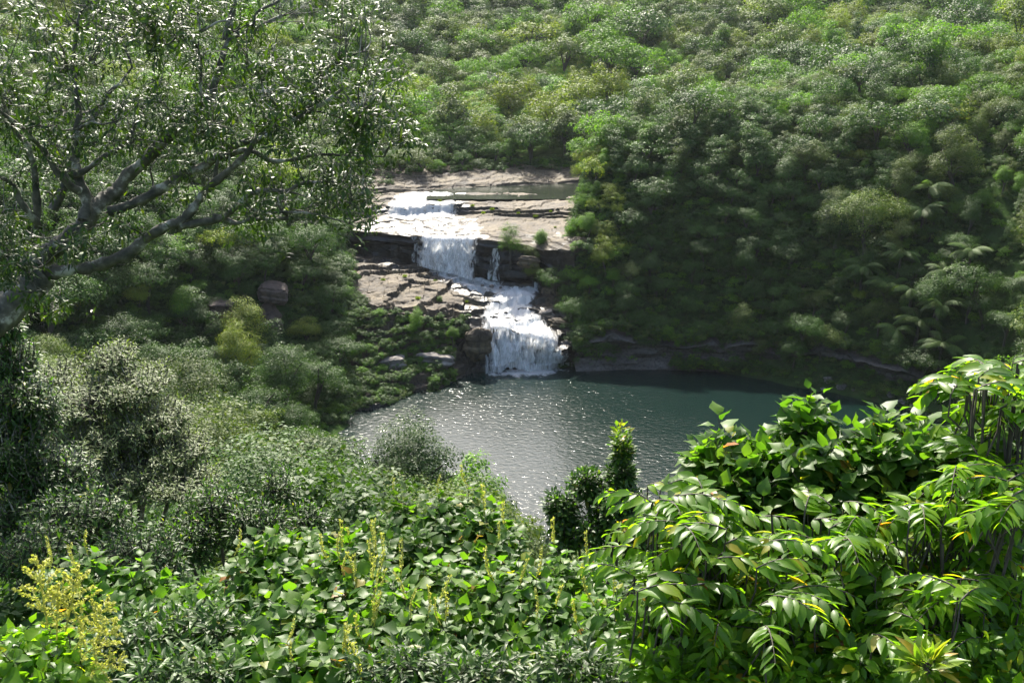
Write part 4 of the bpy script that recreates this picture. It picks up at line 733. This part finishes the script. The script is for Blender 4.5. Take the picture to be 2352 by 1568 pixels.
# large bright bushes on the right
bush_r, _t = plant('broadleaf_bush', 'large broad-leaved bush on the right rising in front of the pool', 'bush', [(1850, 960, 70, 45, 6.4, 22), (1680, 1040, 120, 55, 6.2, 36), (1850, 1040, 150, 60, 6.2, 48), (2030, 1010, 130, 60, 6.2, 44), (2200, 1030, 140, 70, 6.0, 50), (1950, 1110, 200, 60, 6.0, 70), (1720, 1100, 130, 50, 6.0, 40)], ground(1900, 6.3), 'mallotus', .165, 9, BROAD, 'bark_d', 'broad-leaved bushes along the bottom', (.6, 1.55), .2, .18, .012, 1.0, flat_=True)
def drooping(name, label, specs, base, size, npair, leafm, group):
    """arching shoots with two ranks of hanging leaves"""
    base = np.array(base, float); root = empty(name, base); tag(root, label, 'bush', group); g = Geo(); s = Geo()
    for (p, q, rp, rq, y, n) in specs:
        for _ in range(n):
            st = atZ(p + rng.uniform(-1, 1) * rp, q + rng.uniform(-1, 1) * rq, atY(p, q, y)[2] + rng.uniform(-.3, .08)); a = rng.uniform(0, 6.28); L = size * npair * .42 * rng.uniform(.8, 1.15)
            h = np.array([math.cos(a), math.sin(a) * .8, 0]); t = np.linspace(0, 1, npair + 2)[:, None]; mid = st + h * L * t + np.array([0, 0, 1]) * L * (.42 * t - .5 * t ** 2)
            tube(s, np.concatenate([[st - np.array([0, 0, .3]) + rng.normal(0, .06, 3)], [st - np.array([0, 0, .13])], mid]), np.linspace(.006, .002, npair + 4), 4)
            tg = norm(np.gradient(mid, axis=0)); side = norm(np.cross(tg, [0, 0, 1.])); k = npair + 2
            for sg in (-1, 1):
                d = tg * .55 + side * sg * .75 + np.array([0, 0, -.25]) * rng.uniform(-.6, 1.8, k)[:, None] + .12 * rng.standard_normal((k, 3)); nn = norm(np.array([0, 0, 1.0]) + side * sg * .5 + .2 * rng.standard_normal((k, 3)))
                leaves(g, mid, d, nn, size * (1 - .35 * t[:, 0] ** 2) * rng.uniform(.85, 1.15, k), LANCE, 0, rng.uniform(1.0, 1.5, k))
    for (p, q, rp, rq, y, n) in specs:
        for _ in range(3): e = atY(p + rng.uniform(-.8, .8) * rp, q + rng.uniform(-.5, .5) * rq, y); tube(s, smooth_path([base + rng.normal(0, .05, 3), (base + e) / 2 + rng.normal(0, .1, 3), e], 5), np.linspace(.018, .006, 11), 6)
    for gg, nm, mt in ((g, 'foliage', M[leafm]), (s, 'stems', M['bark_d'])):
        me = gg.mesh(nm, mt); me.transform(__import__('mathutils').Matrix.Translation(-base)); link(nm, me, root)
drooping('drooping_bush', 'fresh green spray of paired leaves cut off by the right edge, above the large bush', [(2300, 880, 70, 30, 5.5, 16), (2230, 900, 50, 15, 5.6, 8), (2330, 950, 60, 40, 5.5, 16), (2340, 840, 30, 20, 5.5, 6)], ground(2350, 5.6), .13, 6, 'shine', 'bushes with drooping leaves on the right')
G2 = 'bushes with drooping leaves on the right'
drooping('drooping_bush', 'glossy bush with drooping paired leaves, nearest the sapling', [(1580, 1170, 110, 60, 5.5, 34), (1560, 1300, 110, 90, 5.2, 44), (1680, 1230, 110, 80, 5.3, 40)], ground(1650, 5.4), .12, 6, 'shine', G2)
drooping('drooping_bush', 'glossy bush with drooping paired leaves at the middle of the right-hand thicket', [(1850, 1200, 130, 60, 5.4, 44), (1900, 1300, 150, 80, 5.2, 50), (1780, 1380, 140, 80, 5.0, 44)], ground(1850, 5.2), .12, 6, 'shine', G2)
drooping('drooping_bush', 'glossy bush with drooping paired leaves at the right edge', [(2120, 1200, 140, 60, 5.3, 44), (2250, 1290, 120, 90, 5.1, 44), (2130, 1390, 150, 80, 5.0, 44), (2330, 1150, 60, 60, 5, 26), (2280, 1080, 90, 50, 5.3, 26)], ground(2150, 5.1), .12, 6, 'shine', G2)
plant('tangled_shrub', 'dense glossy undergrowth shrub at the bottom right', 'shrub', [(1560, 1480, 150, 90, 5.0, 150), (1780, 1510, 150, 80, 4.9, 150), (2000, 1500, 160, 90, 4.9, 160), (2240, 1470, 150, 110, 4.9, 160), (1950, 1410, 160, 80, 5.6, 90), (1700, 1400, 140, 80, 5.6, 80), (2200, 1380, 150, 80, 5.6, 80)], ground(1900, 5.3), 'shine', .12, 9, OVAL, 'bark_d', 'tangled shrubs at the bottom edge', (.6, 1.55), .15, .16, .006, 1.3, flat_=True)
plant('rosette_shrub', 'pale green rosette of upright leaves near the bottom right', 'shrub', [(2130, 1510, 35, 25, 4.3, 7)], ground(2130, 4.5), 'young', .15, 11, LANCE, 'bark_d', None, (.2, 1.2), .0, .1, .01)
# ------------------------------------------------------------------ the big overhanging tree
k_ = .4762
def limb(pts, y0, y1): n = len(pts); return np.array([atY(a * k_, b * k_, y) for (a, b), y in zip(pts, np.linspace(y0, y1, n))])
LIMBS = [([(-700, 2150), (-420, 1830), (-150, 1620), (0, 1520), (110, 1420), (210, 1330)], 12.2, 13, .24, .17),
 ([(60, 1450), (140, 1300), (240, 1205), (380, 1110), (440, 1050), (520, 960), (600, 900), (720, 770), (870, 620), (990, 520), (1060, 330), (1110, 190), (1250, 130), (1400, 80)], 13, 15, .14, .022),
 ([(200, 1335), (320, 1305), (480, 1295), (620, 1225), (800, 1110), (880, 1065), (940, 990), (1030, 880), (1150, 780), (1220, 700), (1340, 620), (1480, 530), (1640, 420)], 13, 13.6, .085, .018),
 ([(870, 1090), (960, 1075), (1100, 1030), (1280, 930), (1400, 905), (1530, 885), (1640, 900)], 13.3, 12.6, .05, .012),
 ([(1040, 1060), (1160, 1080), (1270, 1050), (1420, 1010), (1560, 1040), (1760, 1090)], 13.2, 12.5, .03, .006),
 ([(520, 1010), (700, 960), (860, 870), (980, 780), (1160, 700), (1320, 620), (1480, 500), (1560, 330)], 13.4, 14.5, .07, .02),
 ([(1000, 770), (1150, 740), (1280, 765), (1390, 765), (1560, 750), (1700, 740), (1850, 770)], 13.8, 13, .04, .008),
 ([(410, 1080), (385, 900), (360, 720), (375, 520), (350, 300), (380, 100)], 13.2, 13.8, .07, .015), ([(380, 900), (300, 830), (200, 720), (90, 610), (20, 500)], 13.2, 12.5, .05, .012), ([(350, 850), (480, 770), (600, 690), (680, 560), (760, 400)], 13.2, 14, .04, .012),
 ([(180, 1060), (150, 1030), (60, 890), (-40, 830)], 13, 12.5, .045, .02), ([(180, 1080), (165, 850), (110, 700), (50, 600), (0, 420)], 13.1, 12.6, .045, .015), ([(410, 665), (280, 655), (200, 610), (60, 560)], 13.5, 13, .025, .008),
 ([(280, 1000), (330, 850), (410, 640), (520, 480), (640, 330)], 14, 14.8, .06, .012), ([(1110, 190), (1140, 60), (1160, -60)], 14.8, 15, .05, .02), ([(1050, 880), (1080, 700), (1120, 620), (1060, 590)], 13.6, 13.8, .03, .008), ([(1480, 530), (1600, 480), (1760, 500), (1880, 540)], 13.7, 13.4, .022, .006)]
base = np.array([-8.2, 11.5, float(terrain_z(np.array([-8.2]), np.array([11.5]))[0]) - .3])
bt = empty('overhanging_tree', base); tag(bt, 'big tree leaning in from the left, pale mottled branches and narrow shiny leaves', 'tree')
tr = Geo(); sk = []
l0 = limb(LIMBS[0][0], 12.2, 13); tube(tr, smooth_path(np.concatenate([[base], [base * .4 + l0[0] * .6 + [-.2, 0, -.1]], l0]), 6), np.interp(np.linspace(0, 1, 43), [0, .3, 1], [.36, .27, .165]), 14, 0, .04)
brg = Geo()
for pts, y0, y1, r0, r1 in LIMBS[1:]:
    L = smooth_path(limb(pts, y0, y1) + rng.normal(0, .025, (len(pts), 3)), 6); L = L + np.stack([fbm(L * 2.5, 2, 60), fbm(L * 2.5, 2, 61), fbm(L * 2.5, 2, 62)], 1) * .05
    tube(brg, L, np.linspace(r0, r1, len(L)) * (1 + .12 * rng.standard_normal(len(L))), 10, 0, .05); sk.append(L[4:])
SK = np.concatenate(sk)
ZN = [([(-60, -60), (880, -60), (910, 100), (955, 180), (945, 300), (880, 345), (700, 330), (560, 300), (300, 330), (0, 300), (-60, 300)], 900), ([(560, 310), (930, 250), (960, 310), (860, 440), (760, 430), (640, 380)], 150), ([(0, 290), (560, 300), (620, 380), (460, 440), (300, 400), (0, 430)], 110), ([(770, 410), (860, 420), (890, 480), (850, 520), (790, 480)], 36), ([(500, 450), (640, 480), (640, 550), (580, 555), (540, 500)], 26),
      ([(160, 480), (290, 500), (270, 580), (170, 560)], 50), ([(-30, 480), (110, 500), (130, 600), (60, 650), (-30, 660)], 130), ([(20, 655), (110, 665), (185, 715), (150, 740), (20, 720)], 40), ([(600, 400), (780, 430), (780, 480), (600, 470)], 40), ([(380, 440), (520, 430), (520, 480), (400, 470)], 14)]
tips = []
for poly, n in ZN:
    a = np.array(poly); c = 0
    while c < n:
        p = rng.uniform(a[:, 0].min(), a[:, 0].max(), 200); q = rng.uniform(a[:, 1].min(), a[:, 1].max(), 200); k = in_poly(p, q, poly) & (vnoise(np.stack([p * .012, q * .012, 0 * p], 1), 88) > rng.uniform(-.6, .25, 200))
        for pp2, qq2 in zip(p[k], q[k]):
            if c >= n: break
            tips.append(atY(pp2, qq2, rng.uniform(12.0, 15.5))); c += 1
tips = np.array(tips); twg = Geo(); lf = Geo(); ax_t = []
for e in tips[rng.permutation(len(tips))[:130]]:
    dv = e - SK; dist = np.linalg.norm(dv, axis=1) + np.maximum(0, -dv[:, 2]) * .8 + np.maximum(0, -dv[:, 0]) * .5; j = int(np.argmin(dist)); L = np.linalg.norm(e - SK[j])
    if L < .25: continue
    b = SK[j]; e = b + (e - b) * .85; P = np.linspace(b, e, 7) + np.concatenate([[[0, 0, 0]], rng.normal(0, .06 * L, (6, 3))]) + np.array([0, 0, 1]) * (np.sin(np.linspace(0, math.pi, 7)) * .1 * L)[:, None]; P = smooth_path(P, 3)
    tube(brg, P, np.linspace(.008 + .012 * min(L, 1.5), .005, len(P)), 6, 0, .05); SK = np.concatenate([SK, P[5:]])
for e in tips:
    dv = e - SK; cost = np.linalg.norm(dv, axis=1) + np.maximum(0, -dv[:, 2]) * .8 + np.maximum(0, -dv[:, 0]) * .3; j = int(np.argmin(cost + rng.uniform(0, .25, len(SK)))); b = SK[j]; L = np.linalg.norm(e - b)
    mid = (b + e) / 2 + np.array([0, 0, .1 * L]) + rng.normal(0, .07 * L, 3); path = smooth_path([b, b * .65 + mid * .35 + rng.normal(0, .05 * L, 3), mid, e], 4); tube(twg, path, np.linspace(.004 + .005 * min(L, 1.4), .0022, len(path)), 5)
    ax_t.append(norm(norm(path[-1] - path[-3]) + np.array([0.25, 0, .35]) + .3 * rng.standard_normal(3)))
ax_t = np.array(ax_t)
shoots(lf, tips, ax_t, 11, .115, LANCE, 0, (.5, 1.5), .2, .35, .9)
sub2 = tips - ax_t * .22 + rng.normal(0, .12, tips.shape); shoots(lf, sub2, norm(ax_t + .6 * rng.standard_normal(ax_t.shape)), 9, .105, LANCE, 0, (.6, 1.6), .16, .4, .9)
for gg, nm, mt in ((tr, 'trunk', 'bark'), (brg, 'branches', 'bark'), (twg, 'twigs', 'bark'), (lf, 'crown', 'gloss')):
    me = gg.mesh(nm, M[mt]); me.transform(__import__('mathutils').Matrix.Translation(-base)); link(nm, me, bt)

# ------------------------------------------------------------------ haze
HAZE = .00004
if HAZE > 0:
    x0, x1, y0h, y1h, z0h, z1h = -620, 660, -70, 1010, -8, 200
    V = [(x, y, z) for x in (x0, x1) for y in (y0h, y1h) for z in (z0h, z1h)]
    me = new_mesh('haze', V, [(0, 1, 3, 2), (4, 6, 7, 5), (0, 4, 5, 1), (2, 3, 7, 6), (0, 2, 6, 4), (1, 5, 7, 3)], (hm := bpy.data.materials.new('haze')), False)
    hm.use_nodes = True; t = hm.node_tree; t.nodes.clear(); vp = t.nodes.new('ShaderNodeVolumePrincipled'); vo = t.nodes.new('ShaderNodeOutputMaterial')
    vp.inputs['Color'].default_value = (.86, .92, 1, 1); vp.inputs['Density'].default_value = HAZE; vp.inputs['Anisotropy'].default_value = .3; t.links.new(vp.outputs[0], vo.inputs['Volume'])
    tag(link('haze', me), 'thin bright air between the camera and the far hills', None, None, 'stuff')
